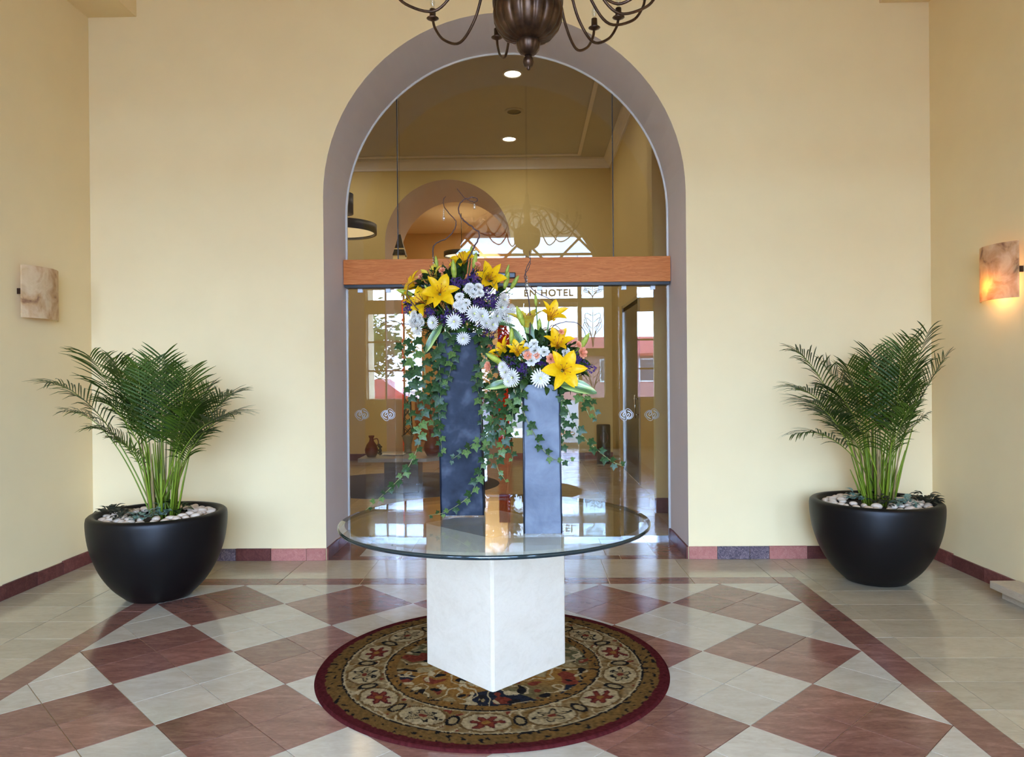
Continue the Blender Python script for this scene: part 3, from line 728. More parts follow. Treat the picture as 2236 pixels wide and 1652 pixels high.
# ------------------------------------------------------------------ glass wall in the arch
gy = YG-0.03
g = struct(MB().box(AC-AR+.012, AC+AR-.012, gy-0.008, gy+0.008, 2.53, 2.555).build('window_%d' % wn, 'chrome')); wn += 1
def arch_pane(x0, x1, z0, parent):
    xs = [x0+(x1-x0)*i/24 for i in range(25)]; r = AR-0.018
    top = [(x, AS+math.sqrt(max(0, r*r-(x-AC)**2))) for x in xs]
    top = [(x, max(z, z0+0.01)) for x, z in top]
    pl = [(x0, z0)] + top + [(x1, z0)]
    pl = [(x0, z0), (x1, z0)] + top[::-1]; n_ = len(pl); mb = MB(); h = 0.005
    mb.add([(p[0], gy-h, p[1]) for p in pl] + [(p[0], gy+h, p[1]) for p in pl], [list(range(n_)), list(range(n_, 2*n_))[::-1]] + [(i, (i+1) % n_, n_+(i+1) % n_, n_+i) for i in range(n_)])
    return mb.build('pane', 'door_glass', parent)
J0, J1 = at(868, 400, gy).x, at(1338, 400, gy).x
e = 0.0025
for a, b in ((AC-AR+.018, J0-e), (J0+e, J1-e), (J1+e, AC+AR-.018)): arch_pane(a, b, 2.53, g)
for xj in (J0, J1):
    zt = AS+math.sqrt(AR**2-(xj-AC)**2)-0.02
    MB().box(xj-0.004, xj+0.004, gy-0.006, gy+0.006, 2.55, zt).build('joint_seal', 'black_iron', g)
zb = 2.30
HY0 = gy-0.125
t = struct(MB().box(AC-AR+0.006, AC+AR-0.006, HY0, gy-0.012, 2.325, 2.549, 0.004).build('trim_7', 'oak'))
struct(MB().box(AC-AR+0.012, AC+AR-0.012, HY0+0.02, gy+0.012, 2.300, 2.3245).build('trim_8', 'black_iron'))
# fixed side panes and the two sliding leaves
J0b, J1b = at(878, 800, gy).x, at(1337, 800, gy).x
mid = (J0b+J1b)/2
def lower(name, a, b, yy, kind):
    o = struct(MB().box(a, b, yy-0.012, yy+0.012, 0.0, 0.03).build(name, 'chrome'))
    pane(a, b, 0.03, zb, o, 'door_glass', yy, th=0.01); return o
gl_ = lower('window_%d' % wn, AC-AR+0.02, J0b, gy, 0); wn += 1
gr_ = lower('window_%d' % wn, J1b, AC+AR-0.02, gy, 0); wn += 1
dl_ = lower('door_4', J0b-0.06, mid-0.003, gy-0.035, 1); dr_ = lower('door_5', mid+0.003, J1b+0.06, gy-0.035, 1)
lg = logo_mesh(0.135)
for (px, par, dy) in ((790, gl_, 0.008), (848, gl_, -0.009), (1367, gr_, -0.009), (1424, gr_, 0.008)):
    p = at(px, 905, gy); link('logo', lg, par, (p.x, gy+dy, p.z))['label'] = 'frosted white knot logo'
for px, par, yy in ((787, gl_, gy), (848, gl_, gy), (1178, dr_, gy-.035), (1312, dr_, gy-.035), (1362, gr_, gy), (1425, gr_, gy)):
    x = at(px, 628, yy).x; MB().box(x-0.022, x+0.022, yy-0.02, yy+0.02, zb-0.035, zb, 0.004).build('glass_clamp', 'clear_clip', par)
p = at(1099, 602, HY0)
t = thing('door_sensor', 'small black motion sensor mounted on the oak beam', 'sensor', (p.x, HY0, p.z))
MB().box(p.x-0.11, p.x+0.11, HY0-0.045, HY0-0.0005, p.z-0.025, p.z+0.025, 0.008).build('housing', 'black_plastic', t)
MB().box(p.x-0.02, p.x+0.02, HY0-0.047, HY0-0.0452, p.z-0.008, p.z+0.006).build('lens', 'dark_pane', t)

# ------------------------------------------------------------------ round patterned rug
def rug():
    R, cx, cyy = 0.89, -0.185, 3.785
    nr, na = 150, 720; H = 0.012
    verts = [(0, 0, H)]; cols = []
    c_ = {k: lin(v) for k, v in dict(bur=(70, 26, 26), olive=(84, 62, 34), dark=(28, 24, 22), beige=(122, 102, 68), pale=(146, 126, 92), gold=(112, 76, 34), green=(80, 74, 48), rust=(92, 40, 28), navy=(32, 32, 36), tan=(100, 72, 36)).items()}
    def mixc(a, b, t): return tuple(a[i]*(1-t)+b[i]*t for i in range(3))
    def ns(x, y, s, z=0.0): return noise.noise(Vector((x*s, y*s, z)))
    def colour(r, a):
        x, y = r*math.cos(a), r*math.sin(a); j = ns(x, y, 26, 3.0)*0.008+ns(x, y, 60, 5)*0.005; q = r+j
        if q > 0.94: c = c_['bur']
        elif q > 0.855:
            c = mixc(c_['olive'], c_['tan'], 0.5+0.5*ns(x, y, 18))
            if ns(x, y, 34, 7) > 0.34: c = c_['dark']
        elif q > 0.845: c = c_['dark']
        elif q > 0.835: c = c_['pale']
        elif q > 0.625:
            u = (q-0.73)/0.105; k = 14; s = (a*k/(2*PI)) % 1.0 - 0.5; idx = int(a*k/(2*PI)); ln = s*2*PI*0.73/k
            c = mixc(c_['tan'], c_['beige'], min(1, max(0, 0.5+1.5*ns(x, y, 20, 2))))
            if ns(x, y, 24, 15) > 0.42: c = c_['rust']
            if abs(ns(x, y, 9, 4)) < 0.05: c = c_['pale']
            if idx % 1 == 0:
                du, dv = ln/0.115, u/0.80; rr = math.hypot(du, dv); th = math.atan2(dv, du)
                if rr < 1.15: c = mixc(c_['pale'], c_['beige'], 0.3+0.5*ns(x, y, 20))
                if 1.05 < rr < 1.18: c = c_['olive']
                lobe = 0.62+0.2*math.cos(6*th)+0.35*ns(x, y, 30, 12)
                if rr < lobe: c = c_['beige'] if idx % 2 else c_['rust']
                if lobe-0.17 < rr < lobe: c = c_['dark'] if idx % 2 else c_['bur']
                if rr < 0.2: c = c_['rust'] if idx % 2 else c_['gold']
            s2 = ((a*k/(2*PI))+0.5) % 1.0 - 0.5; l2 = s2*2*PI*0.73/k; e = math.hypot(l2/0.034, u/0.55)
            if e < 1: c = c_['beige'] if e < 0.62 else c_['dark']
        elif q > 0.615: c = c_['pale']
        elif q > 0.605: c = c_['dark']
        elif q > 0.55:
            c = mixc(c_['gold'], c_['olive'], 0.5+0.5*ns(x, y, 16, 5))
            if ns(x, y, 40, 9) > 0.3: c = c_['dark']
        else:
            c = mixc(c_['gold'], c_['green'], min(1, max(0, 0.45+1.6*ns(x, y, 2.6, 11))))
            if ns(x, y, 3.1, 21) > 0.26: c = c_['navy']
            v = ns(x, y, 6, 1)+0.5*ns(x, y, 13, 6)
            if abs(v) < 0.045: c = c_['pale']
            elif v > 0.34: c = c_['rust']
            elif v < -0.36: c = c_['beige']
            if ns(x, y, 15, 31) > 0.36: c = c_['dark']
            if ns(x, y, 16, 41) > 0.40: c = c_['pale']
        f = 0.92+0.45*ns(x, y, 55, 8)+0.25*ns(x, y, 130, 2)
        return tuple(max(0, v*f) for v in c)
    cols.append(colour(0.001, 0))
    for i in range(1, nr+1):
        for k in range(na):
            a = 2*PI*k/na; r = i/nr
            verts.append((R*r*math.cos(a), R*r*math.sin(a), H if i < nr-1 else (H-0.003 if i == nr-1 else 0.001))); cols.append(colour(r, a))
    faces = [(0, 1+k, 1+(k+1) % na) for k in range(na)]
    for i in range(nr-1):
        o0, o1 = 1+i*na, 1+(i+1)*na
        for k in range(na): faces.append((o0+k, o1+k, o1+(k+1) % na, o0+(k+1) % na))
    me = bpy.data.meshes.new('round_rug'); me.from_pydata(verts, [], faces)
    at_ = me.color_attributes.new('pattern', 'FLOAT_COLOR', 'POINT'); flat = []
    for c in cols: flat += [c[0], c[1], c[2], 1.0]
    at_.data.foreach_set('color', flat)
    n = N('rug_wool'); va = n.new('ShaderNodeVertexColor', layer_name='pattern'); n.col(va.outputs[0]); n.set(rough=1.0, spec=0.0)
    n.bump(n.noise(n.coords(1, False), 260, 2), 0.5, 0.004); me.materials.append(n.m)
    o = link('round_rug', me, None, (cx, cyy, 0.0))
    tag(o, 'round Persian style rug with medallion border and burgundy edge under the glass table', 'rug')
rug()

# ------------------------------------------------------------------ glass table on a travertine block
t = thing('pedestal_table', 'round glass topped table on a square white stone pedestal', 'table', (TX, TY, 0.0125))
s_, zt = 0.236, TZ-0.027
def rot45(x, y): c = math.sqrt(0.5); return (TX+(x-y)*c, TY+(x+y)*c)
mb = MB(); mb.prism([rot45(*q) for q in ((-s_, -s_), (s_, -s_), (s_, s_), (-s_, s_))], 0.0125, zt); mb.build('pedestal_core', 'travertine', t)
th = 0.019
for k in range(4):
    # facing slab of each side, mitred with a small gap at the corners
    a = k*PI/2; ca, sa = math.cos(a), math.sin(a)
    q = [(-s_-0.006, -s_-th), (s_+0.006, -s_-th), (s_-0.004, -s_+0.001), (-s_+0.004, -s_+0.001)]
    MB().prism([rot45(p[0]*ca-p[1]*sa, p[0]*sa+p[1]*ca) for p in q], 0.0126, zt-0.0004).build('facing_slab', 'travertine', t)
    q = [(-s_-0.015, -s_-0.015), (-s_-0.004, -s_-0.018), (-s_+0.008, -s_+0.008), (-s_-0.018, -s_-0.004)]
    MB().prism([rot45(p[0]*ca-p[1]*sa, p[0]*sa+p[1]*ca) for p in q], 0.0128, zt-0.0008).build('corner_bead', 'travertine', t)
gt = MB(); ns_ = 128
def ringv(r, z): return [(TX+r*math.cos(2*PI*k/ns_), TY+r*math.sin(2*PI*k/ns_), z) for k in range(ns_)]
gt.add(ringv(TR-0.035, TZ), [list(range(ns_))]); gt.add(ringv(TR-0.012, TZ-0.026), [list(range(ns_))[::-1]])
gt.lathe([(TR-0.035, TZ), (TR-0.006, TZ-0.006)], (TX, TY, 0), ns_)
go = gt.build('glass_top', 'table_glass', t); tag(go, 'thick clear glass disc with bevelled rim')
MB().lathe([(TR-0.006, TZ-0.006), (TR-0.001, TZ-0.009), (TR, TZ-0.015), (TR-0.003, TZ-0.024), (TR-0.012, TZ-0.026)], (TX, TY, 0), ns_).build('glass_rim', 'glass_edge', t)['label'] = 'dark green polished glass edge'

# ------------------------------------------------------------------ two square ceramic vases
def square_vase(name, c, w0, w1, h, rz, mat, label, lean=0.0):
    t = thing(name, label, 'vase', (c[0], c[1], TZ+0.0005)); z0 = TZ+0.0005
    def ring(w, z, r=0.006):
        out = []
        for k in range(4):
            a = PI/4+k*PI/2
            bx_, by_ = w/2*math.copysign(1, math.cos(a)), w/2*math.copysign(1, math.sin(a))
            for (ux, uy) in (((-1 if k in (0, 2) else 0)*math.copysign(1, bx_), 0), (0, 0)): pass
            sx, sy = math.copysign(1, bx_), math.copysign(1, by_)
            pts = [(bx_, by_-sy*r), (bx_-sx*r, by_)] if k in (0, 2) else [(bx_-sx*r, by_), (bx_, by_-sy*r)]
            out += pts
        cr, sr = math.cos(rz), math.sin(rz)
        return [(c[0]+x*cr-y*sr+lean*(z-z0), c[1]+x*sr+y*cr, z) for x, y in out]
    mb = MB(); rings = [ring(w0, z0)]
    for k in range(1, 13): rings.append(ring(w0+(w1-w0)*k/12 + 0.003*math.sin(k*1.9), z0+h*k/12))
    rings += [ring(w1-0.028, z0+h), ring(w1-0.028, z0+h-0.12)]
    vs = [p for r in rings for p in r]; fs = [list(range(8))[::-1]]
    for i in range(len(rings)-1):
        for k in range(8): fs.append((i*8+k, i*8+(k+1) % 8, (i+1)*8+(k+1) % 8, (i+1)*8+k))
    fs.append([(len(rings)-1)*8+k for k in range(8)]); mb.add(vs, fs); mb.build('body', mat, t)
    ed = MB()
    r0, r1 = ring(w0+0.002, z0+0.001, 0.001), ring(w1+0.002, z0+h, 0.001)
    for k in (0, 2, 4, 6): ed.tube([r0[k], r1[k]], 0.0035, 6)
    ed.build('edge', 'glaze_edge', t)
    return t
VT, VSH = Vector((-0.345, 3.955, 0)), Vector((0.068, 3.478, 0))
HT, HS = 0.955, 0.685
square_vase('tall_vase', VT, 0.222, 0.214, HT, 0.03, 'slate_glaze', 'tall square dark slate blue ceramic vase on the glass table', -0.016)
square_vase('short_vase', VSH, 0.172, 0.166, HS, 0.02, 'steel_glaze', 'shorter square pale steel blue ceramic vase on the glass table', -0.003)

# ------------------------------------------------------------------ big black planters with palms
def pot(x, y, label):
    t = thing('planter', label, 'planter', (x, y, 0.001))
    prof = [(0.001, 0.001), (0.17, 0.001), (0.205, 0.012), (0.295, 0.10), (0.368, 0.215), (0.416, 0.345), (0.436, 0.45), (0.442, 0.535), (0.438, 0.57), (0.425, 0.582), (0.392, 0.582), (0.382, 0.57), (0.375, 0.50), (0.001, 0.49)]
    P2 = smooth_pts([(p[0], 0, p[1]) for p in prof[2:9]], 4)
    prof = prof[:2]+[(p.x, p.z) for p in P2]+prof[9:]
    MB().lathe(prof, (x, y, 0), 56).build('pot', 'pot_black', t)
    MB().lathe([(0.378, 0.512), (0.30, 0.528), (0.15, 0.54), (0.001, 0.545)], (x, y, 0), 40).build('soil', 'soil', t)
    return t
PEB = []
for k in range(4):
    rr = random.Random(40+k); mb = MB(); mb.ball((0, 0, 0), 1.0, 12, 7, (1.0, rr.uniform(.62, .8), rr.uniform(.45, .58)))
    for v in mb.v: v *= 1+0.10*noise.noise(v*1.3+Vector((k*7, 0, 0)))
    PEB.append(mb.mesh('pebble', 'pebble'))
def pebbles(x, y, lab, grp, seed):
    r = random.Random(seed)
    for ring, (rad, cnt) in enumerate(((0.338, 34), (0.285, 26), (0.225, 16))):
        for k in range(cnt):
            a = 2*PI*k/cnt+r.uniform(-.06, .06); s = r.uniform(0.028, 0.040); rd = rad+r.uniform(-.012, .012)
            z = 0.535+0.03*(0.36-rd)/0.2+s*0.42
            tag(link('pebble', r.choice(PEB), None, (x+rd*math.cos(a), y+rd*math.sin(a), z), (r.uniform(-.2, .2), r.uniform(-.2, .2), r.uniform(0, 6)), s), lab, 'pebble', grp)
LEAFLET = {}
def frond(mb_l, mb_r, base, tip, bow, L0, r, curl=0.5, plane=None, wleaf=0.0058):
    """rachis from base to tip, bowing upward; leaflets along the outer part"""
    base, tip = Vector(base), Vector(tip); up = Vector((0, 0, 1))
    mid = base*0.5+tip*0.5+up*bow
    hz = (tip-base); hz.z = 0; hd = hz.normalized() if hz.length > 1e-4 else Vector((1, 0, 0))
    pts = []
    n = 26
    for i in range(n+1):
        t = i/n; pts.append(base*(1-t)**2+mid*2*t*(1-t)+tip*t*t)
    mb_r.tube(pts, [0.0055*(1-0.8*i/n) for i in range(n+1)], 5)
    start = int(n*0.42); m = 22
    for q in range(m):
        u = 0.46+0.54*q/(m-1); i = min(n-1, int(u*n)); f = u*n-i
        p = pts[i].lerp(pts[i+1], f); tg = (pts[min(n, i+1)]-pts[max(0, i-1)]).normalized()
        side = tg.cross(up); side = side.normalized() if side.length > 1e-3 else Vector((1, 0, 0))
        nr_ = side.cross(tg).normalized()
        ll = L0*(0.7+1.05*math.sin(PI*min(1, 0.15+0.8*(u-0.40)/0.60)))*r.uniform(.85, 1.1)
        for s in (-1, 1):
            d = (tg*(0.75+0.5*(u-.4))+side*s*1.0+nr_*(0.35+r.uniform(-.1, .1))).normalized()
            wv = d.cross(nr_); wv = (wv if wv.length > 1e-3 else side).normalized()
            wd = wleaf*r.uniform(.8, 1.15); droop = curl*r.uniform(.6, 1.3)
            vs = []; K = 4
            for k in range(K+1):
                t = k/K; pp = p+d*ll*t+Vector((0, 0, -1))*droop*ll*t*t*0.6; ww = wd*(math.sin(PI*(0.12+0.86*t))**0.8)
                vs += [pp-wv*ww+nr_*ww*0.3, pp+wv*ww+nr_*ww*0.3]
            mb_l.add(vs, [(2*k, 2*k+1, 2*k+3, 2*k+2) for k in range(K)], True)
def palm(x, y, tips, label, seed):
    r = random.Random(seed); z0 = 0.53
    t = thing('areca_palm', label, 'palm', (x, y, z0))
    for (tx, ty, tz, bow, L0, curl) in tips:
        a = r.uniform(0, 2*PI); rb = 0.075*math.sqrt(r.random())
        bx_, by_ = x+rb*math.cos(a)*1.0, y+rb*math.sin(a)
        lf, rc = MB(), MB(); frond(lf, rc, (bx_, by_, z0), (tx, ty, tz), bow, L0, r, curl)
        fo = rc.build('frond_stalk', 'palm_stem', t); lf.build('leaflets', 'palm_leaf', fo)
    for k in range(44):
        a = r.uniform(0, 2*PI); rb = 0.095*math.sqrt(r.random()); h = r.uniform(0.25, 0.62)
        sp = r.uniform(1.3, 2.4); p0 = (x+rb*math.cos(a), y+rb*math.sin(a), z0); p1 = (x+rb*sp*math.cos(a), y+rb*sp*math.sin(a), z0+h)
        MB().tube([p0, ((p0[0]+p1[0])/2, (p0[1]+p1[1])/2, z0+h*0.55), p1], [0.0085, 0.0065, 0.003], 5).build('cane', 'palm_base' if k % 4 == 0 else 'palm_stem', t)
    return t
PLX, PLY = -2.53, 5.0
PRX, PRY = 2.49, 5.33
pot(PLX, PLY, 'large black bowl planter below the unlit alabaster sconce')
pot(PRX, PRY, 'large black bowl planter below the lit alabaster sconce')
pebbles(PLX, PLY, 'smooth pale pebble around the palm below the unlit sconce', 'pebbles in the planter below the unlit sconce', 1)
pebbles(PRX, PRY, 'smooth pale pebble around the palm below the lit sconce', 'pebbles in the planter below the lit sconce', 2)
def tips_from(px_list, Y0, seed):
    r = random.Random(seed); out = []
    for (px, py, dy, bow, L0, curl) in px_list:
        p = at(px, py, Y0+dy); out.append((p.x, p.y, p.z, bow, L0, curl))
    return out
LP = [(112, 838, -.05, .42, .20, .7), (196, 778, .10, .34, .22, .5), (158, 900, -.2, .34, .16, .7), (335, 792, .15, .05, .2, .3), (420, 842, .1, .18, .2, .4), (505, 862, .0, .32, .2, .6), (515, 905, -.1, .35, .18, .6),
      (470, 918, -.25, .30, .18, .6), (455, 850, .25, .25, .2, .5), (300, 800, -.15, .1, .2, .35), (355, 780, -.1, .05, .2, .3), (270, 815, .2, .18, .2, .5), (230, 880, -.3, .3, .18, .6), (205, 935, -.1, .28, .15, .7), (250, 960, -.2, .22, .12, .7),
      (440, 880, -.35, .28, .2, .6), (480, 870, .2, .32, .2, .6), (410, 815, -.2, .1, .2, .4), (250, 790, .0, .2, .2, .4), (350, 805, .3, .1, .2, .4),
      (440, 945, -.1, .25, .14, .7), (430, 900, .2, .2, .18, .5)]
RP = [(1740, 768, -.05, .40, .20, .6), (1738, 850, -.1, .42, .2, .6), (1735, 948, -.15, .36, .15, .7), (1765, 880, -.2, .36, .2, .6), (1800, 800, .1, .28, .22, .5), (2025, 728, .05, .12, .22, .5), (2062, 785, -.1, .18, .2, .5), (1990, 745, .1, .06, .2, .3),
      (1945, 770, .0, .04, .2, .3), (1915, 790, .1, .08, .2, .4), (1970, 760, -.2, .06, .2, .3), (1850, 800, -.05, .2, .2, .4), (1820, 850, -.3, .28, .2, .5), (1790, 900, -.1, .32, .18, .6), (2010, 850, -.2, .16, .18, .6), (2020, 910, -.1, .18, .14, .7),
      (2000, 800, .1, .08, .2, .4), (1900, 770, .2, .1, .2, .4), (1830, 930, -.25, .28, .12, .7), (1985, 890, -.3, .1, .16, .6)]
palm(PLX+0.03, PLY, tips_from(LP, PLY, 1), 'bushy areca palm spreading wide in the planter below the unlit sconce', 11)
palm(PRX+0.02, PRY, tips_from(RP, PRY, 2), 'taller areca palm in the planter below the lit sconce', 12)
# small foliage plants in the planters
def oval_leaf(name, mat, w=0.5, fold=0.12):
    mb = MB(); K = 6; vs = []
    for k in range(K+1):
        t = k/K; ww = w*0.5*math.sin(PI*min(1, 0.06+0.94*t))**0.8; z = 0.18*math.sin(PI*t)-0.1*t
        vs += [(-ww, t, z+fold*ww), (0, t, z-0.02), (ww, t, z+fold*ww)]
    mb.add(vs, [(3*k+j, 3*k+j+1, 3*k+j+4, 3*k+j+3) for k in range(K) for j in range(2)], True); return mb.mesh(name, mat)
LV, LD = oval_leaf('leaf', 'variegated', 0.7), oval_leaf('leaf', 'dark_herb', 0.6)
LFL = oval_leaf('leaf', 'fill_leaf', 0.5)
def herb(x, y, z, mesh, n_, spread, size, label, seed):
    r = random.Random(seed); t = thing('foliage_plant', label, 'plant', (x, y, z-0.06))
    for k in range(n_):
        a = r.uniform(0, 2*PI); rd = spread*math.sqrt(r.random()); h = r.uniform(0.0, 0.075)*(1.2-rd/spread)
        s = size*r.uniform(.7, 1.2); q = Vector((math.cos(a), math.sin(a), r.uniform(-.1, .6))).normalized()
        rot = q.to_track_quat('Y', 'Z'); link('leaf', mesh, t, (x+rd*math.cos(a)*0.7, y+rd*math.sin(a)*0.7, z+h), rot, s)
HB = [(245, 1105, -.05, LD, 30, .12, .06, 'trailing grey green foliage plant beside the palm in the pot below the unlit sconce'), (262, 1110, -.2, LD, 22, .07, .05, 'dark purplish creeping plant among pebbles below the unlit sconce'),
      (310, 1112, -.24, LV, 30, .09, .045, 'silvery variegated plant in front of the palm canes below the unlit sconce'), (352, 1092, -.1, LV, 30, .06, .05, 'taller silvery variegated plant against the palm canes below the unlit sconce'),
      (385, 1098, .0, LFL, 24, .09, .07, 'glossy dark green plant near the pot rim below the unlit sconce')]
for k, (px, py, dy, me_, n_, sp, sz, lab) in enumerate(HB):
    p = at(px, py, PLY+dy); herb(p.x, p.y, 0.575, me_, n_, sp, sz, lab, 60+k)
HB = [(1868, 1075, .05, LV, 26, .08, .05, 'silvery variegated plant by the pot rim below the lit sconce'), (1905, 1068, .05, LFL, 40, .11, .06, 'dark green leafy plant beside the palm canes below the lit sconce'),
      (1925, 1090, -.2, LD, 30, .10, .05, 'low dark creeping plant in front of the canes below the lit sconce'), (1978, 1090, -.2, LV, 34, .09, .05, 'pale silvery plant in front of the palm canes below the lit sconce'),
      (2020, 1085, -.05, LD, 36, .10, .065, 'dark bronze leafy plant near the pot rim below the lit sconce')]
for k, (px, py, dy, me_, n_, sp, sz, lab) in enumerate(HB):
    p = at(px, py, PRY+dy); herb(p.x, p.y, 0.575, me_, n_, sp, sz, lab, 70+k)

# ------------------------------------------------------------------ chandelier
CX, CYY = at(1153, 60, 3.7).x, 3.7
def cz(py): return at(1153, py, 3.7).z
t = thing('chandelier', 'dark bronze chandelier with fluted bowl and curved candle arms', 'chandelier', (CX, CYY, cz(153)))
fl_ = lambda a, z: 1-0.055*abs(math.cos(9*a))**8
MB().lathe([(0.04, cz(91)), (0.085, cz(88)), (0.125, cz(79)), (0.155, cz(64)), (0.172, cz(46)), (0.176, cz(30)), (0.170, cz(14))], (CX, CYY, 0), 144, fl_).build('fluted_bowl', 'bronze', t)
MB().lathe([(0.165, cz(15)), (0.176, cz(13)), (0.178, cz(2)), (0.172, cz(-12)), (0.16, cz(-24)), (0.10, cz(-40)), (0.05, cz(-60)), (0.035, cz(-120)), (0.06, cz(-150)), (0.035, cz(-180)), (0.02, cz(-230))], (CX, CYY, 0), 48).build('bowl_collar', 'bronze', t)
fl2 = lambda a, z: 1-0.05*abs(math.cos(6*a))**6
MB().lathe([(0.018, cz(121)), (0.040, cz(117)), (0.055, cz(108)), (0.062, cz(97)), (0.058, cz(89)), (0.05, cz(86))], (CX, CYY, 0), 72, fl2).build('lower_bulb', 'bronze', t)
MB().lathe([(0.001, cz(154)), (0.008, cz(152)), (0.010, cz(149)), (0.008, cz(147)), (0.020, cz(145)), (0.028, cz(137)), (0.026, cz(129)), (0.016, cz(123)), (0.012, cz(119))], (CX, CYY, 0), 60, fl2).build('finial', 'bronze', t)
MB().tube([(CX, CYY, cz(-225)), (CX, CYY, VS+VR-0.05)], 0.012, 8).build('chain_rod', 'bronze', t)
ZC = 3.469
for ang in (-85, -54, -16, 36, 51, 64, 78, 105, 140, 172, 205, 235):
    a = math.radians(ang); d = Vector((math.sin(a), math.cos(a), 0)); c = Vector((CX, CYY, 0))
    R = 0.65
    pr = [(0.12, ZC+0.13), (0.19, ZC+0.155), (0.27, ZC+0.08), (0.345, ZC-0.09), (0.45, ZC-0.185), (0.565, ZC-0.14), (0.63, ZC-0.06), (R, ZC)]
    if ang in (64, 78, -85): pr = [(q[0]*1.0+ (0.06 if q[0] > .5 else 0.03), q[1]+0.06) for q in pr]; R = pr[-1][0]
    zt_ = pr[-1][1]
    ao = MB().tube(smooth_pts([c+d*q[0]+Vector((0, 0, q[1])) for q in pr], 6), 0.0075, 8).build('arm', 'bronze', t)
    cc = c+d*R
    MB().lathe([(0.006, zt_-0.012), (0.022, zt_-0.002), (0.034, zt_+0.004), (0.032, zt_+0.006), (0.018, zt_+0.004), (0.0165, zt_+0.055), (0.010, zt_+0.056)], (cc.x, cc.y, 0), 18).build('candle_cup', 'bronze', ao)
    MB().lathe([(0.009, zt_+0.054), (0.009, zt_+0.068), (0.013, zt_+0.082), (0.0145, zt_+0.094), (0.010, zt_+0.112), (0.002, zt_+0.136)], (cc.x, cc.y, 0), 14).build('candle_bulb', 'bulb_glass', ao)

# ------------------------------------------------------------------ alabaster sconces
def sconce(side, yc, zc, label, lit):
    xw = XL if side < 0 else XR; s = -side; W_, H_ = 0.40, 0.37
    t = thing('wall_sconce', label, 'sconce', (xw, yc, zc))
    mb = MB(); n_ = 14; th = 0.012; vs = []
    for k in range(n_+1):
        u = k/n_*2-1; yy = yc+u*W_/2; dep = 0.045+0.075*(1-u*u)
        for (o, zz) in ((0, zc-H_/2), (0, zc+H_/2), (th, zc+H_/2), (th, zc-H_/2)): vs.append((xw+s*(dep-o), yy, zz))
    fs = []
    for k in range(n_):
        for j in range(4): fs.append((4*k+j, 4*k+(j+1) % 4, 4*k+4+(j+1) % 4, 4*k+4+j))
    fs += [(0, 1, 2, 3), (4*n_, 4*n_+3, 4*n_+2, 4*n_+1)]; mb.add(vs, fs)
    for f in range(len(mb.smooth)): mb.smooth[f] = False
    mb.build('alabaster_shade', 'alabaster', t)
    MB().box(min(xw, xw+s*0.02), max(xw, xw+s*0.02), yc-0.07, yc+0.07, zc-0.10, zc+0.06, 0.004).box(min(xw, xw+s*0.05), max(xw, xw+s*0.05), yc-0.19, yc-0.18, zc-0.02, zc+0.02).box(min(xw, xw+s*.05), max(xw, xw+s*.05), yc+.18, yc+.19, zc-.02, zc+.02).build('mounting_plate', 'bronze', t)
    MB().ball((xw+s*0.05, yc, zc-0.03), 0.02, 10, 6, (1, 1, 1.6)).build('bulb', 'sconce_bulb' if lit else 'frosted', t)
    if lit:
        l = bpy.data.lights.new('sconce_lamp', 'POINT'); l.energy = 2.6; l.shadow_soft_size = 0.025; l.color = (1, 0.68, 0.34)
        o = bpy.data.objects.new('sconce_lamp', l); COL.objects.link(o); o.parent = t; o.location = (s*0.06, 0, -0.09)
emitter('sconce_bulb', (1.0, 0.7, 0.35), 6.0)
sconce(-1, 5.29, 2.115, 'unlit curved alabaster wall sconce with pinkish brown veins', False)
sconce(1, 5.07, 2.16, 'lit curved alabaster wall sconce glowing amber', True)

# ------------------------------------------------------------------ flowers
def petal_mesh(kind, mat):
    L = 1.0; K = 7; mb = MB(); vs = []
    for k in range(K+1):
        t = k/K
        if kind == 'open': r, z = 0.05+0.60*t**1.6+0.18*t, 0.72*t-0.36*t**3
        elif kind == 'half': r, z = 0.05+0.16*t+0.48*t**2.2, 0.95*t-0.20*t**3
        else: r, z = 0.06+0.14*math.sin(PI*t*0.6)*0.9, 1.0*t
        w = (0.52 if kind == 'open' else 0.46)*(t+0.03)**0.6*(1-t)**0.72+0.004
        vs += [(r, -w, z+0.30*w), (r+0.02, -w*0.5, z+0.04*w), (r, 0, z-0.02), (r+0.02, w*0.5, z+0.04*w), (r, w, z+0.30*w)]
    mb.add(vs, [(5*k+j, 5*k+j+1, 5*k+j+6, 5*k+j+5) for k in range(K) for j in range(4)], True); return mb.mesh('petal', mat)
PET = {(k, m): petal_mesh(k, m) for k in ('open', 'half') for m in ('lily_yellow', 'lily_pale')}
sm = MB()
for k in range(6):
    a = k*PI/3+0.3; e = (0.2*math.cos(a), 0.2*math.sin(a), 0.62)
    sm.tube([(0, 0, 0.05), (0.09*math.cos(a), 0.09*math.sin(a), 0.35), e], 0.007, 5); sm.ball(e, 0.022, 6, 5, (1, 1, 2.2))
sm.tube([(0, 0, 0.05), (0.02, 0, 0.72)], 0.014, 5)
STAM = sm.mesh('stamens', 'stamen')
def curve_stem(p0, p1, r0=0.004, mat='stem_green', parent=None, name='stem'):
    p0, p1 = Vector(p0), Vector(p1); m = p0.lerp(p1, 0.5); m.z += 0.03
    return MB().tube(smooth_pts([p0, m, p1], 5), r0, 6).build(name, mat, parent)
def face(px_dir):
    """facing direction: (right, up, toward camera)"""
    r_, u_, t_ = px_dir; return Vector((r_, -t_, u_)).normalized()
VTOP = {'tall': Vector((VT.x-0.015, VT.y, TZ+HT-0.03)), 'short': Vector((VSH.x, VSH.y, TZ+HS-0.03))}
VN = {'tall': 'tall dark vase', 'short': 'short pale vase'}
VY = {'tall': VT.y, 'short': VSH.y}
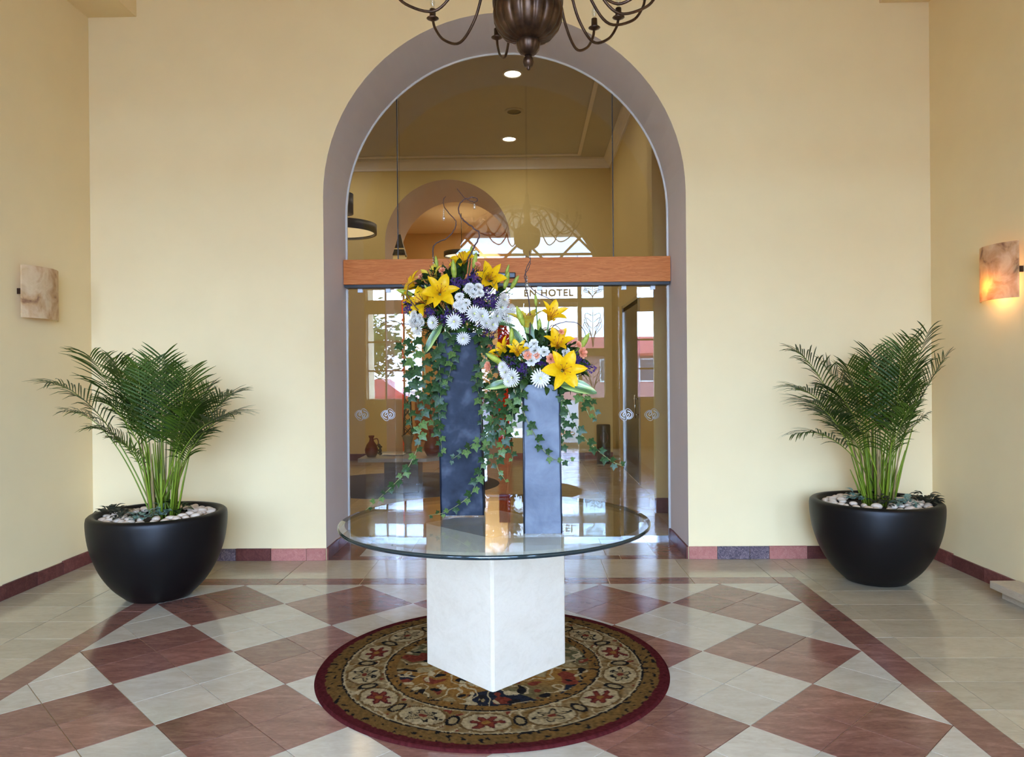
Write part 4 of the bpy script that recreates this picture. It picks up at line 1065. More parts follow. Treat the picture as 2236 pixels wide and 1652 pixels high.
def lily(which, px, py, dy, size_px, fdir, kind, mat, label, seed):
    p = at(px, py, VY[which]+dy); L = size_px/FPX*p.y*0.70; d = face(fdir); r = random.Random(seed)
    if kind == 'half': L *= 1.25
    base = p-d*L*0.38
    t = thing('lily', label, 'flower', base); q = d.to_track_quat('Z', 'Y') @ Quaternion((0, 0, 1), r.uniform(0, 1))
    for k in range(6):
        link('petal', PET[(kind, mat)], t, base, q @ Quaternion((0, 0, 1), k*PI/3), (L*r.uniform(.95, 1.05), L*(1.15 if k % 2 else 0.85), L*r.uniform(.93, 1.05)))
    link('stamens', STAM, t, base, q, L)
    curve_stem(VTOP[which], base+d*L*0.05, 0.0035, parent=t)
V1, V2 = 'tall', 'short'
LIL = [(V1, 893, 620, -.05, 62, (-.8, .5, .4), 'open', 'lily_yellow', 'yellow lily leaning out at the far side of the tall vase bouquet'),
       (V1, 942, 608, -.03, 56, (-.3, .7, .5), 'half', 'lily_pale', 'pale yellow half open lily above the widest white blooms of the tall vase'),
       (V1, 962, 634, -.15, 74, (.25, .3, 1), 'open', 'lily_yellow', 'large open yellow lily facing out of the tall vase bouquet'),
       (V1, 918, 656, -.12, 72, (-.5, .35, .8), 'open', 'lily_yellow', 'wide open yellow lily low on the tall vase bouquet above white buttons'),
       (V1, 1008, 563, .02, 62, (-.3, .7, .5), 'open', 'lily_yellow', 'topmost yellow lily of the tall vase bouquet in front of the oak beam'),
       (V1, 1070, 607, -.06, 58, (.2, .2, 1), 'half', 'lily_yellow', 'yellow lily beside the black door sensor on the oak beam'),
       (V1, 985, 612, .05, 40, (-.2, .8, .3), 'half', 'lily_pale', 'small pale lily tucked behind the large open lily of the tall vase'),
       (V1, 897, 655, .08, 44, (-.9, .1, .3), 'half', 'lily_yellow', 'yellow lily half hidden at the outer edge of the tall bouquet'),
       (V2, 1205, 687, -.02, 56, (.35, .55, .7), 'half', 'lily_yellow', 'tallest upright yellow lily of the short vase bouquet'),
       (V2, 1150, 702, .05, 66, (-.1, .8, .2), 'half', 'lily_pale', 'pale creamy lily seen from the side above the short vase'),
       (V2, 1218, 748, -.08, 56, (.1, .6, .8), 'half', 'lily_yellow', 'upright yellow lily with orange stamens in the middle of the short bouquet'),
       (V2, 1130, 766, -.1, 44, (0, .7, .7), 'half', 'lily_yellow', 'small upright yellow lily beside the peach and white roses of the short vase'),
       (V2, 1098, 768, -.02, 54, (-.6, .6, .3), 'half', 'lily_yellow', 'yellow lily turned sideways at the edge of the short bouquet'),
       (V2, 1233, 806, -.14, 86, (.15, .1, 1), 'open', 'lily_yellow', 'largest fully open yellow lily low on the short vase bouquet')]
for k, a in enumerate(LIL): lily(*a, seed=100+k)
bm_ = MB(); bm_.lathe([(0.001, 0), (0.09, 0.06), (0.15, 0.3), (0.155, 0.55), (0.11, 0.8), (0.04, 0.96), (0.001, 1.0)], (0, 0, 0), 9, lambda a, z: 1-0.08*abs(math.cos(1.5*a))); BUD = bm_.mesh('lily_bud', 'bud_green')
def bud(which, px, py, dy, len_px, fdir, label):
    p = at(px, py, VY[which]+dy); L = len_px/FPX*p.y; d = face(fdir); b = p-d*L*0.5
    o = tag(link('lily_bud', BUD, None, b, d.to_track_quat('Z', 'Y'), L), label, 'flower bud', 'lily buds of the %s' % VN[which])
    st = MB().tube([VTOP[which], b.lerp(VTOP[which], .4)+Vector((0, 0, .02)), b], 0.003, 5)
    # stem as part of the bud
    me_ = st.mesh('stem', 'stem_green'); so = bpy.data.objects.new('stem', me_); COL.objects.link(so); so.parent = o; so.matrix_parent_inverse = (Matrix.Translation(b) @ d.to_track_quat('Z', 'Y').to_matrix().to_4x4() @ Matrix.Scale(L, 4)).inverted()
BUDS = [(V1, 953, 572, 0, 28, (-.1, 1, .1)), (V1, 991, 588, -.1, 44, (-.05, 1, .2)), (V1, 1029, 548, .05, 26, (.1, 1, 0)), (V1, 1037, 568, -.02, 36, (.2, 1, .1)), (V1, 1108, 588, -.02, 24, (.3, .9, .2)),
        (V1, 1106, 612, -.05, 40, (.25, .9, .2)), (V1, 1124, 616, 0, 36, (.5, .8, .2)), (V1, 884, 638, -.05, 40, (-.95, .3, .2)), (V1, 933, 634, -.15, 28, (-.3, .8, .4)),
        (V2, 1136, 690, -.05, 48, (-.35, 1, .2)), (V2, 1170, 655, .02, 26, (-.05, 1, .1)), (V2, 1117, 734, -.03, 36, (.05, 1, .1)), (V2, 1080, 783, -.1, 48, (-.8, .5, .3)), (V2, 1276, 745, -.03, 44, (.5, .85, .2)), (V2, 1262, 762, 0, 30, (.4, .8, .1)),
        (V2, 1178, 712, .0, 36, (0, 1, .1))]
BL = ['pale lily bud in front of the oak beam beside the hanging bead string', 'longest pale bud standing upright beneath the topmost yellow lily', 'small green bud above the oak beam beside the looped twig', 'broad green bud close beside the topmost yellow lily', 'small green bud above the black door sensor',
      'upright pale bud directly over the black door sensor', 'pale bud leaning outward past the black door sensor', 'lily bud lying almost level at the outer edge of the tall bouquet', 'small green bud between the wide open lilies of the tall bouquet',
      'large leaning bud beside the pale creamy lily of the short bouquet', 'topmost thin green bud of the short bouquet on a straight stem', 'upright bud before the striped leaf behind the creamy lily', 'large pale bud leaning from the short bouquet towards the tall vase', 'lily bud leaning outward beside the outermost peach carnation', 'smaller bud beneath the outward leaning bud of the short bouquet', 'upright bud beneath the tallest upright lily of the short bouquet']
for b, lab in zip(BUDS, BL): bud(*b, label=lab)
# white chrysanthemums
def mum(rows, mat, dome):
    mb = MB()
    for (n_, r, tilt, L, w) in rows:
        for k in range(n_):
            a = 2*PI*k/n_+r*3; d = Vector((math.cos(a)*math.cos(tilt), math.sin(a)*math.cos(tilt), math.sin(tilt))); sd = Vector((-math.sin(a), math.cos(a), 0))
            b = Vector((math.cos(a)*r*.3, math.sin(a)*r*.3, 0.05+dome*(1-r)))
            m_ = b+d*L*.6+Vector((0, 0, .05)); e_ = b+d*L
            mb.add([b-sd*w*.4, b+sd*w*.4, m_+sd*w, m_-sd*w, e_+sd*w*.5, e_-sd*w*.5], [(0, 1, 2, 3), (3, 2, 4, 5)], True)
    return mb.mesh('petals', mat)
DAISY = mum([(20, 1.0, 0.10, 0.95, 0.10), (18, .8, .35, .85, .10), (14, .6, .65, .7, .09), (10, .4, .95, .55, .08)], 'mum_white', 0.2)
BUTTON = mum([(14, 1.0, 0.0, 0.8, 0.16), (14, .85, .45, .75, .16), (12, .65, .85, .7, .15), (8, .4, 1.2, .62, .14)], 'mum_white', 0.25)
ROSE = mum([(7, 1.0, 0.35, 0.8, 0.36), (6, .8, .75, .8, .34), (5, .6, 1.05, .82, .28), (4, .3, 1.35, .8, .2)], 'peach', 0.1)
WROSE = mum([(7, 1.0, 0.35, 0.8, 0.36), (6, .8, .75, .8, .34), (5, .6, 1.05, .82, .28), (4, .3, 1.35, .8, .2)], 'mum_white', 0.1)
eye = MB(); eye.ball((0, 0, 0.28), 0.16, 8, 5, (1, 1, .7)); EYE = eye.mesh('flower_eye', 'mum_eye')
def bloom(name, mesh, which, px, py, dy, size_px, fdir, label, cat, grp, eye_=False, seed=0):
    p = at(px, py, VY[which]+dy); R = size_px/FPX*p.y*0.5; d = face(fdir); r = random.Random(seed+int(px*7+py))
    o = tag(link(name, mesh, None, p, d.to_track_quat('Z', 'Y') @ Quaternion((0, 0, 1), r.uniform(0, 6)), R), label, cat, grp)
    if eye_: e_ = bpy.data.objects.new('flower_eye', EYE); COL.objects.link(e_); e_.parent = o
    me_ = MB().tube([Vector((0, 0, 0.1)), Vector((0, 0, -1.2)), Vector((0.1, 0.05, -2.2))], 0.07, 5).mesh('stem', 'stem_green'); so = bpy.data.objects.new('stem', me_); COL.objects.link(so); so.parent = o
    return o
rs = random.Random(5)
def fd(px, cx_, py, cy_, s=60): return ((px-cx_)/s*0.6+rs.uniform(-.1, .1), (cy_-py)/s*0.5+0.1, 0.9)
for (px, py, s) in [(992, 702, 30), (1035, 685, 32), (1052, 690, 30), (1094, 672, 32), (1107, 690, 30), (1084, 690, 28), (1012, 738, 26), (1075, 708, 26), (912, 716, 30), (946, 704, 26), (1100, 655, 28), (1062, 705, 22), (1117, 676, 22)]:
    bloom('chrysanthemum', DAISY, V1, px, py, -.15, s, fd(px, 1005, py, 680), 'white daisy chrysanthemum '+('hanging alone over the front of the tall dark vase' if py > 730 else 'at the outer edge of the tall bouquet beneath button mums' if px < 950 else 'in the dense cluster of the tall bouquet facing the short vase' if px > 1080 else 'beside purple statice in the middle of the tall bouquet'), 'flower', 'white daisy chrysanthemums of the tall vase', True)
for (px, py, s) in [(1026, 627, 21), (1045, 627, 20), (1033, 642, 20), (1048, 640, 19), (1003, 648, 20), (1018, 661, 20), (1005, 664, 20), (1010, 674, 19), (998, 666, 18), (1022, 633, 19), (905, 688, 22), (917, 694, 20), (900, 704, 20), (922, 703, 18)]:
    bloom('button_mum', BUTTON, V1, px, py, -.16, s, fd(px, 1005, py, 680), 'small round white button chrysanthemum '+('in the outer cluster under the low wide lily' if px < 930 else 'in the upper cluster of the tall bouquet beneath the beam' if py < 645 else 'in the middle cluster of the tall bouquet above the daisies'), 'flower', 'white button mums of the tall vase')
for (px, py, s) in [(1180, 825, 36), (1120, 824, 34), (1104, 812, 28), (1098, 801, 22), (1110, 832, 22)]:
    bloom('chrysanthemum', DAISY, V2, px, py, -.13, s, fd(px, 1180, py, 800), 'white daisy chrysanthemum low in the short pale vase bouquet', 'flower', 'white daisy chrysanthemums of the short vase', True)
for (px, py, s) in [(1168, 765, 26), (1160, 787, 26), (1150, 768, 22), (1188, 768, 24), (1172, 780, 22), (1235, 772, 26), (1166, 750, 20), (1243, 785, 22), (1150, 757, 18)]:
    bloom('white_rose', WROSE, V2, px, py, -.09, s, fd(px, 1180, py, 790), 'small white spray rose in the short pale vase bouquet', 'flower', 'white spray roses of the short vase')
for (px, py, s, w_, lab) in [(1153, 776, 20, V2, 'peach carnation beside the small upright lily among white spray roses'), (1203, 784, 24, V2, 'peach carnation just above the largest open lily of the short vase'), (1270, 770, 26, V2, 'outermost large peach carnation of the short bouquet'), (1068, 799, 22, V2, 'peach carnation between the vases below the large leaning bud'), (1172, 776, 15, V2, 'tiny peach carnation in the middle of the white spray roses'), (1262, 752, 16, V2, 'small peach carnation under the outward leaning lily bud'), (1225, 725, 14, V2, 'tiny peach carnation above the lily with orange stamens')]:
    bloom('peach_carnation', ROSE, w_, px, py, -.1, s, fd(px, 1180, py, 780), lab, 'flower', 'peach carnations of the short vase')
for (px, py, s, w_, lab) in [(920, 605, 16, V1, 'peach carnation between the two outer lilies of the tall bouquet'), (966, 591, 16, V1, 'peach carnation in front of the oak beam below a green bud'), (1043, 578, 14, V1, 'tiny peach carnation beside the topmost lily against the oak beam'), (914, 672, 14, V1, 'tiny peach carnation under the wide open low lily of the tall bouquet'), (928, 690, 14, V1, 'tiny peach carnation beside the outer white button mums'), (1040, 618, 14, V1, 'tiny peach carnation above the white button mums of the tall bouquet'), (1068, 757, 14, V1, 'tiny peach carnation hanging between the vases under purple statice')]:
    bloom('peach_carnation', ROSE, w_, px, py, -.06, s, fd(px, 1005, py, 660), lab, 'flower', 'peach carnations of the tall vase')
# purple statice sprays
def statice(which, px, py, dy, size_px, label, seed):
    r = random.Random(seed); p = at(px, py, VY[which]+dy); R = size_px/FPX*p.y*0.5
    mb = MB()
    for k in range(34):
        v = Vector((r.gauss(0, .5), r.gauss(0, .35), r.gauss(0, .5)))*R; c = v
        for q in range(3):
            a = r.uniform(0, 6.28); d = Vector((math.cos(a), r.uniform(-1, .2), math.sin(a))).normalized(); s_ = Vector((d.z, 0.3, -d.x)).normalized(); L = 0.008
            mb.add([c, c+d*L+s_*L*.5, c+d*L*1.4, c+d*L-s_*L*.5], [(0, 1, 2, 3)])
    me_ = mb.mesh('statice', 'purple'); o = tag(link('statice', me_, None, p), label, 'flower', 'purple statice of the %s' % VN[which])
    m2 = MB()
    for k in range(6): m2.tube([Vector((0, 0.02, -R*1.4)), Vector((r.gauss(0, .5)*R, r.gauss(0, .3)*R, r.gauss(0, .5)*R))], 0.0012, 4)
    so = bpy.data.objects.new('stem', m2.mesh('stem', 'stem_green')); COL.objects.link(so); so.parent = o
for k, (px, py, s) in enumerate([(983, 692, 42), (1015, 617, 36), (1035, 605, 30), (1060, 664, 50), (1072, 650, 34), (1066, 722, 42), (1018, 695, 30), (968, 700, 26), (995, 622, 30), (1045, 660, 30), (1080, 665, 28), (893, 672, 26), (940, 680, 22), (1055, 640, 26)]):
    statice(V1, px, py, -.1, s, 'deep purple statice spray '+('high in the tall bouquet beneath the oak beam' if py < 630 else 'near the outer white mums of the tall bouquet' if px < 945 else 'drooping lowest from the tall bouquet between the vases' if py > 715 else 'around the middle daisies of the tall bouquet'), 200+k)
for k, (px, py, s) in enumerate([(1108, 795, 36), (1140, 806, 30), (1282, 801, 26), (1222, 838, 26), (1262, 785, 26), (1130, 815, 24), (1258, 800, 22), (1185, 790, 18)]):
    statice(V2, px, py, -.07, s, 'deep purple statice spray '+('beside the outermost peach carnation of the short bouquet' if px > 1240 else 'under the largest open lily of the short bouquet' if px > 1200 else 'above the low daisies of the short bouquet'), 240+k)
# greenery mounds
def mound(which, cx_, cy_, rx, ry, n_, label, seed):
    r = random.Random(seed); c = at(cx_, cy_, VY[which]); s_ = c.y/FPX; t = thing('greenery', label, 'foliage', VTOP[which])
    MB().tube([VTOP[which]-Vector((0, 0, .05)), VTOP[which]+Vector((0, 0, .06))], 0.05, 8).build('stem_bunch', 'stem_green', t)
    for k in range(n_):
        a, b = r.uniform(0, 2*PI), math.sqrt(r.random()); d = Vector((math.cos(a)*b, r.uniform(-.6, .7), math.sin(a)*b))
        p = Vector((c.x+d.x*rx*s_*.85, c.y+d.y*0.13, c.z+d.z*ry*s_*.85)); dirv = (Vector((d.x, -0.6+r.uniform(-.5, .5), d.z+r.uniform(-.3, .6)))).normalized()
        link('leaf', LFL, t, p, dirv.to_track_quat('Y', 'Z') @ Quaternion((0, 1, 0), r.uniform(-.8, .8)), r.uniform(.045, .085))
    mb = MB()
    for k in range(n_):
        a, b = r.uniform(0, 2*PI), math.sqrt(r.random())*1.12; p = Vector((c.x+math.cos(a)*b*rx*s_, c.y+r.uniform(-.12, .08), c.z+math.sin(a)*b*ry*s_)); root = VTOP[which]
        q0 = root.lerp(p, .45)
        for w_ in range(7):
            u = w_/7; bb = q0.lerp(p, u); e_ = bb+Vector((r.gauss(0, .02), r.gauss(0, .015), .02+r.random()*.025)); sd = Vector((.0013, 0, .0004))
            mb.add([bb-sd, bb+sd, e_], [(0, 1, 2)])
        mb.tube([q0, p], 0.0012, 4)
    stuff(mb.build('fine_sprigs', 'fill_leaf', t))
mound(V1, 1003, 668, 112, 88, 270, 'dark green foliage filling the bouquet of the tall dark vase', 31)
mound(V2, 1180, 795, 95, 58, 200, 'dark green foliage filling the bouquet of the short pale vase', 32)
# broad striped leaves
def ti(which, p0, p1, width_px, dy0, dy1, label, sag=0.02):
    a = at(p0[0], p0[1], VY[which]+dy0); b = at(p1[0], p1[1], VY[which]+dy1); L = (b-a).length; W_ = width_px/FPX*a.y*0.5
    d = (b-a)/L; nr_ = Vector((0, -1, .35)).normalized(); sd = d.cross(nr_).normalized(); nr_ = sd.cross(d)
    K = 12; vs = []
    for k in range(K+1):
        u = k/K; ww = W_*math.sin(PI*(0.05+0.93*u))**0.8
        vs += [Vector(((j-2)/2*ww, u*L, 0.25*ww*abs(j-2)/2+sag*4*u*(1-u)+0.003*math.sin(u*14+j))) for j in range(5)]
    mb = MB(); mb.add(vs, [(5*k+j, 5*k+j+1, 5*k+j+6, 5*k+j+5) for k in range(K) for j in range(4)], True)
    rot = Matrix((sd, d, nr_)).transposed().to_quaternion()
    tag(link('striped_leaf', mb.mesh('striped_leaf', 'ti_leaf'), None, a, rot), label, 'leaf')
ti(V2, (1222, 838), (1303, 858), 30, -.10, -.14, 'broad striped leaf reaching out beyond the largest lily of the short vase')
ti(V2, (1140, 835), (1058, 848), 22, -.06, -.10, 'striped leaf pointing from the short vase towards the tall vase')
ti(V2, (1150, 780), (1112, 712), 24, .02, .04, 'upright striped leaf behind the pale creamy lily')
ti(V2, (1165, 770), (1150, 690), 20, .05, .06, 'upright striped leaf beside the tallest buds of the short vase')
ti(V1, (968, 705), (928, 772), 18, -.10, -.12, 'drooping striped leaf beside the tall dark vase')
ti(V1, (1035, 698), (1125, 712), 16, -.08, -.12, 'striped leaf under the white daisies of the tall vase')
# ivy
def ivy_mesh(mat, v):
    half = [(0, 0), (.22, -.16), (.44, -.10), (.40, .12), (.62, .30), (.58, .44), (.30, .50), (.20, .70), (0, 1.08)]
    pl = half+[(-x, y) for x, y in half[-2:0:-1]]; c = (0, .32, .06)
    vs = [c]+[(x, y, -0.10*(x*x)-0.06*abs(y-.3)+(0.02*v if i % 2 else 0)) for i, (x, y) in enumerate(pl)]
    mb = MB(); mb.add(vs, [(0, i+1, (i+1) % len(pl)+1) for i in range(len(pl))], True); return mb.mesh('leaf', mat)
IVY = [ivy_mesh('ivy_leaf', 0), ivy_mesh('ivy_leaf', 2), ivy_mesh('ivy_leaf_light', 1)]
def ivy(which, pts, dys, label, seed, dens=17, size=20, light=0.2, grp=None):
    r = random.Random(seed); Pw = []
    for k, (px, py) in enumerate(pts):
        dy = dys[k] if isinstance(dys, (list, tuple)) else dys
        Pw.append(at(px, py, VY[which]+dy))
    cur = smooth_pts(Pw, 8); o = tag(MB().tube(cur, [0.0026*(1-.5*i/len(cur)) for i in range(len(cur))], 5).build('ivy_strand', 'ivy_stem', None, Pw[0]), label, 'ivy', grp)
    L = sum((cur[i+1]-cur[i]).length for i in range(len(cur)-1)); step = dens/FPX*Pw[0].y; acc = 0; nxt = step*.3; side = 1
    for i in range(len(cur)-1):
        seg_ = (cur[i+1]-cur[i]); l = seg_.length
        while acc+l >= nxt:
            p = cur[i]+seg_*((nxt-acc)/l); u = nxt/L; side = -side
            s = size/FPX*p.y*(1.1-0.55*u**3)*r.uniform(.7, 1.15)
            tg = seg_.normalized(); sv = tg.cross(Vector((0, -1, 0))); sv = sv.normalized() if sv.length > .1 else Vector((1, 0, 0))
            d = (sv*side*r.uniform(.4, 1.1)+tg*r.uniform(.1, .8)+Vector((0, -r.uniform(.1, .6), -.25))).normalized()
            n0 = (Vector((r.uniform(-.35, .35), -1, r.uniform(.1, .7)))).normalized(); x = d.cross(n0).normalized(); n1 = x.cross(d)
            rot = Matrix((x, d, n1)).transposed().to_quaternion(); pos = p+d*0.008
            link('leaf', IVY[2] if r.random() < light*(0.4+u) else IVY[r.randint(0, 1)], o, pos, rot, s); nxt += step*r.uniform(.8, 1.25)
        acc += l
IV = [(V1, [(905, 735), (903, 800), (893, 860), (898, 935)], -.12, 'ivy strand hanging beside the tall dark vase nearest the outer white mums', 15, 21),
      (V1, [(925, 750), (928, 850), (918, 925), (914, 970), (890, 1022), (855, 1062), (798, 1114)], [-.1, -.12, -.12, -.12, -.14, -.18, -.3], 'longest ivy strand sweeping from the tall vase down onto the glass rim', 14, 17),
      (V1, [(955, 750), (962, 850), (960, 930), (966, 990)], -.13, 'ivy strand hanging close against the edge of the tall dark vase', 12, 19),
      (V1, [(970, 715), (990, 745), (985, 800), (972, 850)], -.135, 'short ivy strand over the upper front of the tall dark vase', 11, 17),
      (V1, [(1040, 715), (1055, 770), (1040, 830), (1054, 890), (1050, 925)], -.135, 'ivy strand over the inner front edge of the tall dark vase', 12, 18),
      (V1, [(940, 740), (948, 800), (942, 880), (950, 950)], -.05, 'ivy strand behind the striped leaf of the tall dark vase', 13, 19),
      (V1, [(888, 735), (880, 760), (905, 830), (912, 890)], -.02, 'ivy strand at the outer edge of the tall bouquet with dark leaves', 14, 18),
      (V1, [(1060, 735), (1075, 800), (1068, 860), (1072, 930)], -.05, 'ivy strand hanging between the two vases beneath the purple statice', 12, 18),
      (V2, [(1146, 842), (1110, 900), (1081, 939), (1060, 989), (1038, 1058), (1021, 1086), (974, 1117), (935, 1125)], [-.05, .1, .15, .2, .22, .2, .15, .1], 'long pale stemmed ivy strand crossing in front of the tall vase to the glass', 15, 17),
      (V2, [(1085, 925), (1060, 950), (1024, 975), (987, 1003)], [.1, .15, .2, .25], 'ivy strand with pale leaves pointing across the tall vase face', 12, 17),
      (V2, [(1140, 848), (1136, 873), (1149, 914), (1168, 950), (1188, 984), (1213, 1003), (1246, 1004)], -.11, 'ivy strand draped diagonally over the front of the short pale vase', 17, 18),
      (V2, [(1218, 843), (1238, 889), (1257, 931), (1279, 959), (1307, 984), (1335, 1006), (1362, 1018)], [-.08, -.08, -.1, -.1, -.1, -.1, -.1], 'ivy strand reaching far out from the short vase above the glass rim', 15, 18),
      (V2, [(1222, 842), (1228, 903), (1231, 953), (1222, 992)], -.06, 'ivy strand hanging down the edge of the short pale vase under the largest lily', 13, 19),
      (V2, [(1262, 845), (1275, 880), (1290, 915)], -.1, 'short ivy strand hanging from the broad striped leaf', 15, 17),
      (V2, [(1270, 850), (1290, 872), (1303, 912)], -.08, 'thin ivy tendril at the tip of the broad striped leaf', 15, 15),
      (V2, [(1125, 838), (1107, 903), (1099, 959), (1085, 1014), (1104, 1050)], .02, 'ivy strand trailing down between the vases to above the glass', 12, 18),
      (V2, [(1115, 840), (1085, 870), (1092, 920), (1112, 970), (1120, 1005)], .05, 'curling ivy strand between the vases with dark leaves', 11, 18),
      (V2, [(1130, 840), (1122, 880), (1118, 930), (1128, 950)], -.03, 'ivy strand hugging the near edge of the short pale vase', 12, 18),
      (V2, [(1100, 842), (1070, 860), (1078, 905), (1065, 950), (1070, 1005)], .12, 'ivy strand dropping behind the pale stemmed one between the vases', 12, 17)]
for k, (w_, pts, dys, lab, dn, sz) in enumerate(IV): ivy(w_, pts, dys, lab, 300+k, dn, sz, 0.45 if 'pale' in lab or 'longest' in lab else 0.2)
# curly willow twigs with hanging crystal beads
def twig(which, pts, dy, r0, label, seed):
    P_ = [at(px, py, VY[which]+dy) for px, py in pts]; cur = smooth_pts(P_, 7); r = random.Random(seed)
    cur = [p+Vector((r.gauss(0, .0012), r.gauss(0, .002), r.gauss(0, .0012))) for p in cur]
    tag(MB().tube(cur, [r0*(1-.65*i/len(cur)) for i in range(len(cur))], 6).build('willow_twig', 'twig', None, P_[0]), label, 'twig')
twig(V1, [(1000, 650), (1018, 575), (1035, 540), (1047, 512), (1035, 498), (1010, 478), (1001, 455), (1010, 438), (1030, 431), (1042, 434), (1038, 441), (1022, 436), (1010, 427), (997, 411)], 0, .005, 'tall curly willow twig with a loop at its tip', 1)
twig(V1, [(970, 640), (955, 590), (946, 555), (950, 533), (975, 520), (992, 500), (995, 482), (980, 465), (970, 450), (968, 437), (973, 428)], .02, .0045, 'curly willow twig bending to the far side of the tall bouquet', 2)
twig(V1, [(985, 705), (930, 700), (890, 708), (850, 700), (815, 718)], -.05, .003, 'thin bare twig pointing sideways from the tall bouquet', 3)
twig(V1, [(925, 690), (893, 650), (893, 622), (915, 607)], -.14, .003, 'small twig arching around the lowest tall vase lilies', 4)
twig(V2, [(1150, 790), (1158, 700), (1148, 620), (1146, 600), (1158, 575), (1156, 548)], .03, .004, 'upright willow twig of the short bouquet crossing the oak beam', 5)
twig(V2, [(1150, 615), (1148, 590), (1158, 567), (1145, 557)], .035, .003, 'thin side twig forking beside the upright willow twig', 6)
twig(V2, [(1150, 620), (1175, 640), (1205, 655), (1218, 670)], .03, .003, 'willow twig bending towards the tallest upright lily', 7)
twig(V2, [(1185, 760), (1200, 720), (1230, 703), (1262, 706), (1278, 728), (1270, 748)], .02, .003, 'willow twig arching over the short bouquet', 8)
def beads(which, px, py0, py1, dy, n_, label):
    mb = MB(); a = at(px, py0, VY[which]+dy); b = at(px, py1, VY[which]+dy)
    mb.tube([a, b], 0.0006, 4)
    for k in range(n_): mb.ball(a.lerp(b, (k+1)/(n_+1)), 0.0045, 8, 6)
    mb.ball(b, 0.009, 8, 6, (1, .6, 1.5)); tag(mb.build('bead_string', 'crystal', None, a), label, 'beads')
beads(V1, 969, 452, 476, 0, 4, 'short string of clear crystal beads on the twig bending to the far side')
beads(V1, 1036, 440, 452, 0, 1, 'single clear crystal drop hanging from the looped twig')
beads(V1, 946, 556, 592, 0, 5, 'string of clear beads in front of the oak beam')
beads(V2, 1151, 600, 622, 0, 3, 'string of clear beads on the upright willow twig')
beads(V2, 1178, 645, 712, 0, 7, 'long string of clear beads beside the tallest upright lily')

# ------------------------------------------------------------------ porch and street outside the entrance (seen mirrored in the glass)
struct(MB().box(-60, 60, -70, YF-0.25, -0.2, -0.03).box(-60, 60, YF-0.25, 60, -0.3, -0.13).build('ground', 'street'))
struct(MB().box(-4.2, 3.9, -5.2, YF-0.25, 5.0, 5.25).build('ceiling_porch', 'cream_paint'))
for sx in (-4.0, 3.7): struct(MB().lathe([(0.24, -0.03), (0.24, 0.1), (0.18, 0.16), (0.15, 4.8), (0.24, 4.9), (0.24, 5.0)], (sx, -5.0, 0), 24).build('wall_porch_column', 'cream_paint'))
def house(x0, x1, y, h, label, wallm, seed):
    t = thing('street_house', label, 'building', ((x0+x1)/2, y, 0)); r = random.Random(seed)
    MB().box(x0, x1, y-8, y, -0.03, h).build('wall', wallm, t)
    mb = MB(); mb.add([(x0-.4, y+.5, h-.1), (x1+.4, y+.5, h-.1), (x1+.4, y-4, h+1.2), (x0-.4, y-4, h+1.2)], [(0, 1, 2, 3)]); mb.add([(x0-.4, y-8.5, h-.1), (x1+.4, y-8.5, h-.1), (x1+.4, y-4, h+1.2), (x0-.4, y-4, h+1.2)], [(3, 2, 1, 0)])
    mb.box(x0-.4, x1+.4, y, y+.5, h-.25, h-.08); mb.build('roof', 'red_tile', t)
    n_ = int((x1-x0)/2.4)
    for k in range(n_):
        cx_ = x0+(k+.5)*(x1-x0)/n_
        MB().box(cx_-.55, cx_+.55, y, y+.04, 1.1, 2.6).build('window', 'white_trim', t); MB().box(cx_-.47, cx_+.47, y+.041, y+.06, 1.18, 2.52).build('pane', 'dark_pane', t)
house(1.5, 9, -34, 3.0, 'pink rendered house with red tiled roof across the street', 'pink_render', 1)
house(-30, -14, -40, 3.0, 'low cream house with red tiled roof behind the street trees', 'cream_paint', 2)
TL = oval_leaf('leaf_blade', 'tree_green', 0.55)
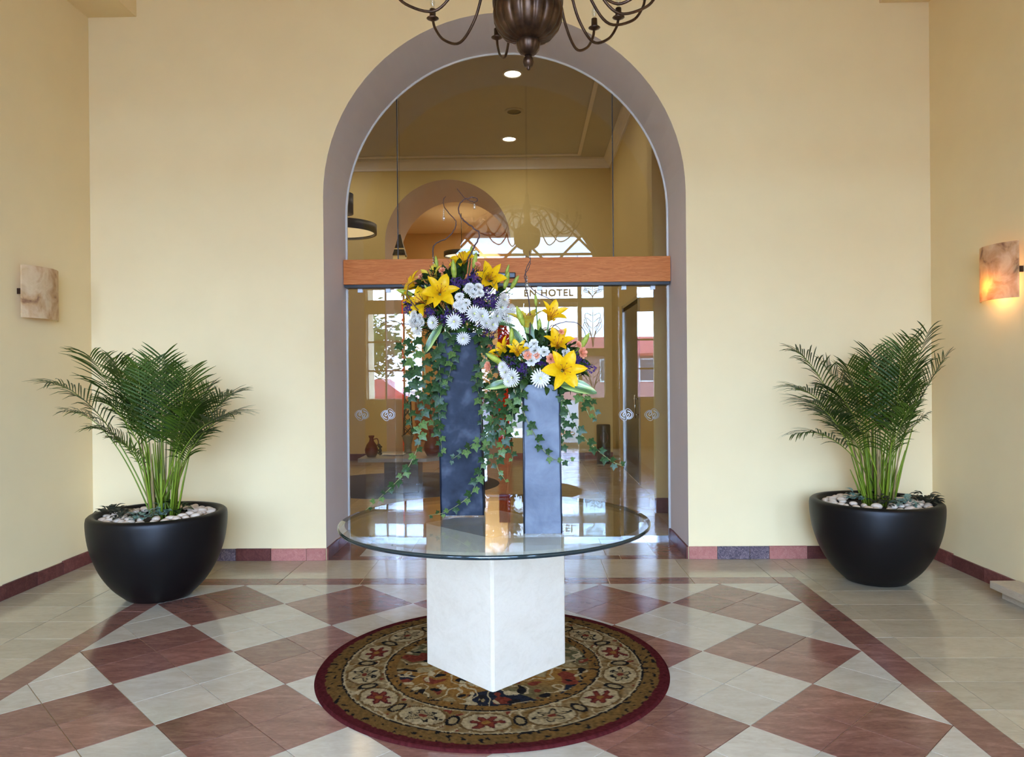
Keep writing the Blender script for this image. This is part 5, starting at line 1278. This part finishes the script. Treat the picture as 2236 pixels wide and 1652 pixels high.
def tree(x, y, h, cr, label, seed):
    r = random.Random(seed); t = thing('street_tree', label, 'tree', (x, y, -.03))
    MB().tube([(x, y, -.03), (x+.1, y, h*.5), (x-.05, y, h*.8)], [.16, .11, .05], 8).build('trunk', 'bark', t)
    mb = MB()
    for k in range(1500):
        v = Vector((r.gauss(0, .42), r.gauss(0, .42), r.gauss(0, .34)))*cr+Vector((x, y, h)); a = Vector((r.gauss(0, 1), r.gauss(0, 1), r.gauss(0, .5))).normalized(); b = a.orthogonal().normalized(); s_ = r.uniform(.1, .2)
        mb.add([v, v+a*s_+b*s_*.4, v+a*2*s_, v+a*s_-b*s_*.4], [(0, 1, 2, 3)])
    stuff(mb.build('foliage', 'tree_green', t))
tree(-5.6, -12, 2.5, 1.6, 'leafy street tree outside the paned side window', 1); tree(-10.4, -15, 2.9, 1.9, 'bushy street tree standing before the cream house', 2); tree(8.5, -24, 2.0, 1.1, 'small round street tree before the pink house', 3)
# parked car
cx_, cy_ = -5.0, -8.2
t = thing('parked_car', 'small red car parked on the street outside', 'car', (cx_, cy_, -.03))
prof = [(-1.9, .35), (-1.95, .7), (-1.75, .85), (-1.0, .95), (-.45, 1.42), (.85, 1.45), (1.55, .98), (1.95, .88), (2.0, .4)]
mb = MB(); n_ = len(prof); vs = [(cx_+p[0], cy_-.8+(.12 if p[1] > 1.2 else 0), p[1]) for p in prof]+[(cx_+p[0], cy_+.8-(.12 if p[1] > 1.2 else 0), p[1]) for p in prof]
mb.add(vs, [list(range(n_)), list(range(n_, 2*n_))[::-1]]+[(i, n_+i, n_+(i+1) % n_, (i+1) % n_) for i in range(n_)]); mb.build('body', 'car_red', t)
for dx in (-1.2, 1.25):
    for dy in (-.78, .78): MB().lathe([(.001, -.1), (.3, -.1), (.32, 0), (.3, .1), (.001, .1)], (cx_+dx, cy_+dy, .29), 18, axis='Y').build('wheel', 'tyre', t)
for s_ in (-1, 1): MB().add([(cx_-.85, cy_+s_*.76, .98), (cx_-.4, cy_+s_*.69, 1.36), (cx_+.8, cy_+s_*.69, 1.38), (cx_+1.35, cy_+s_*.76, 1.0)], [(0, 1, 2, 3)]).build('side_window', 'dark_pane', t)
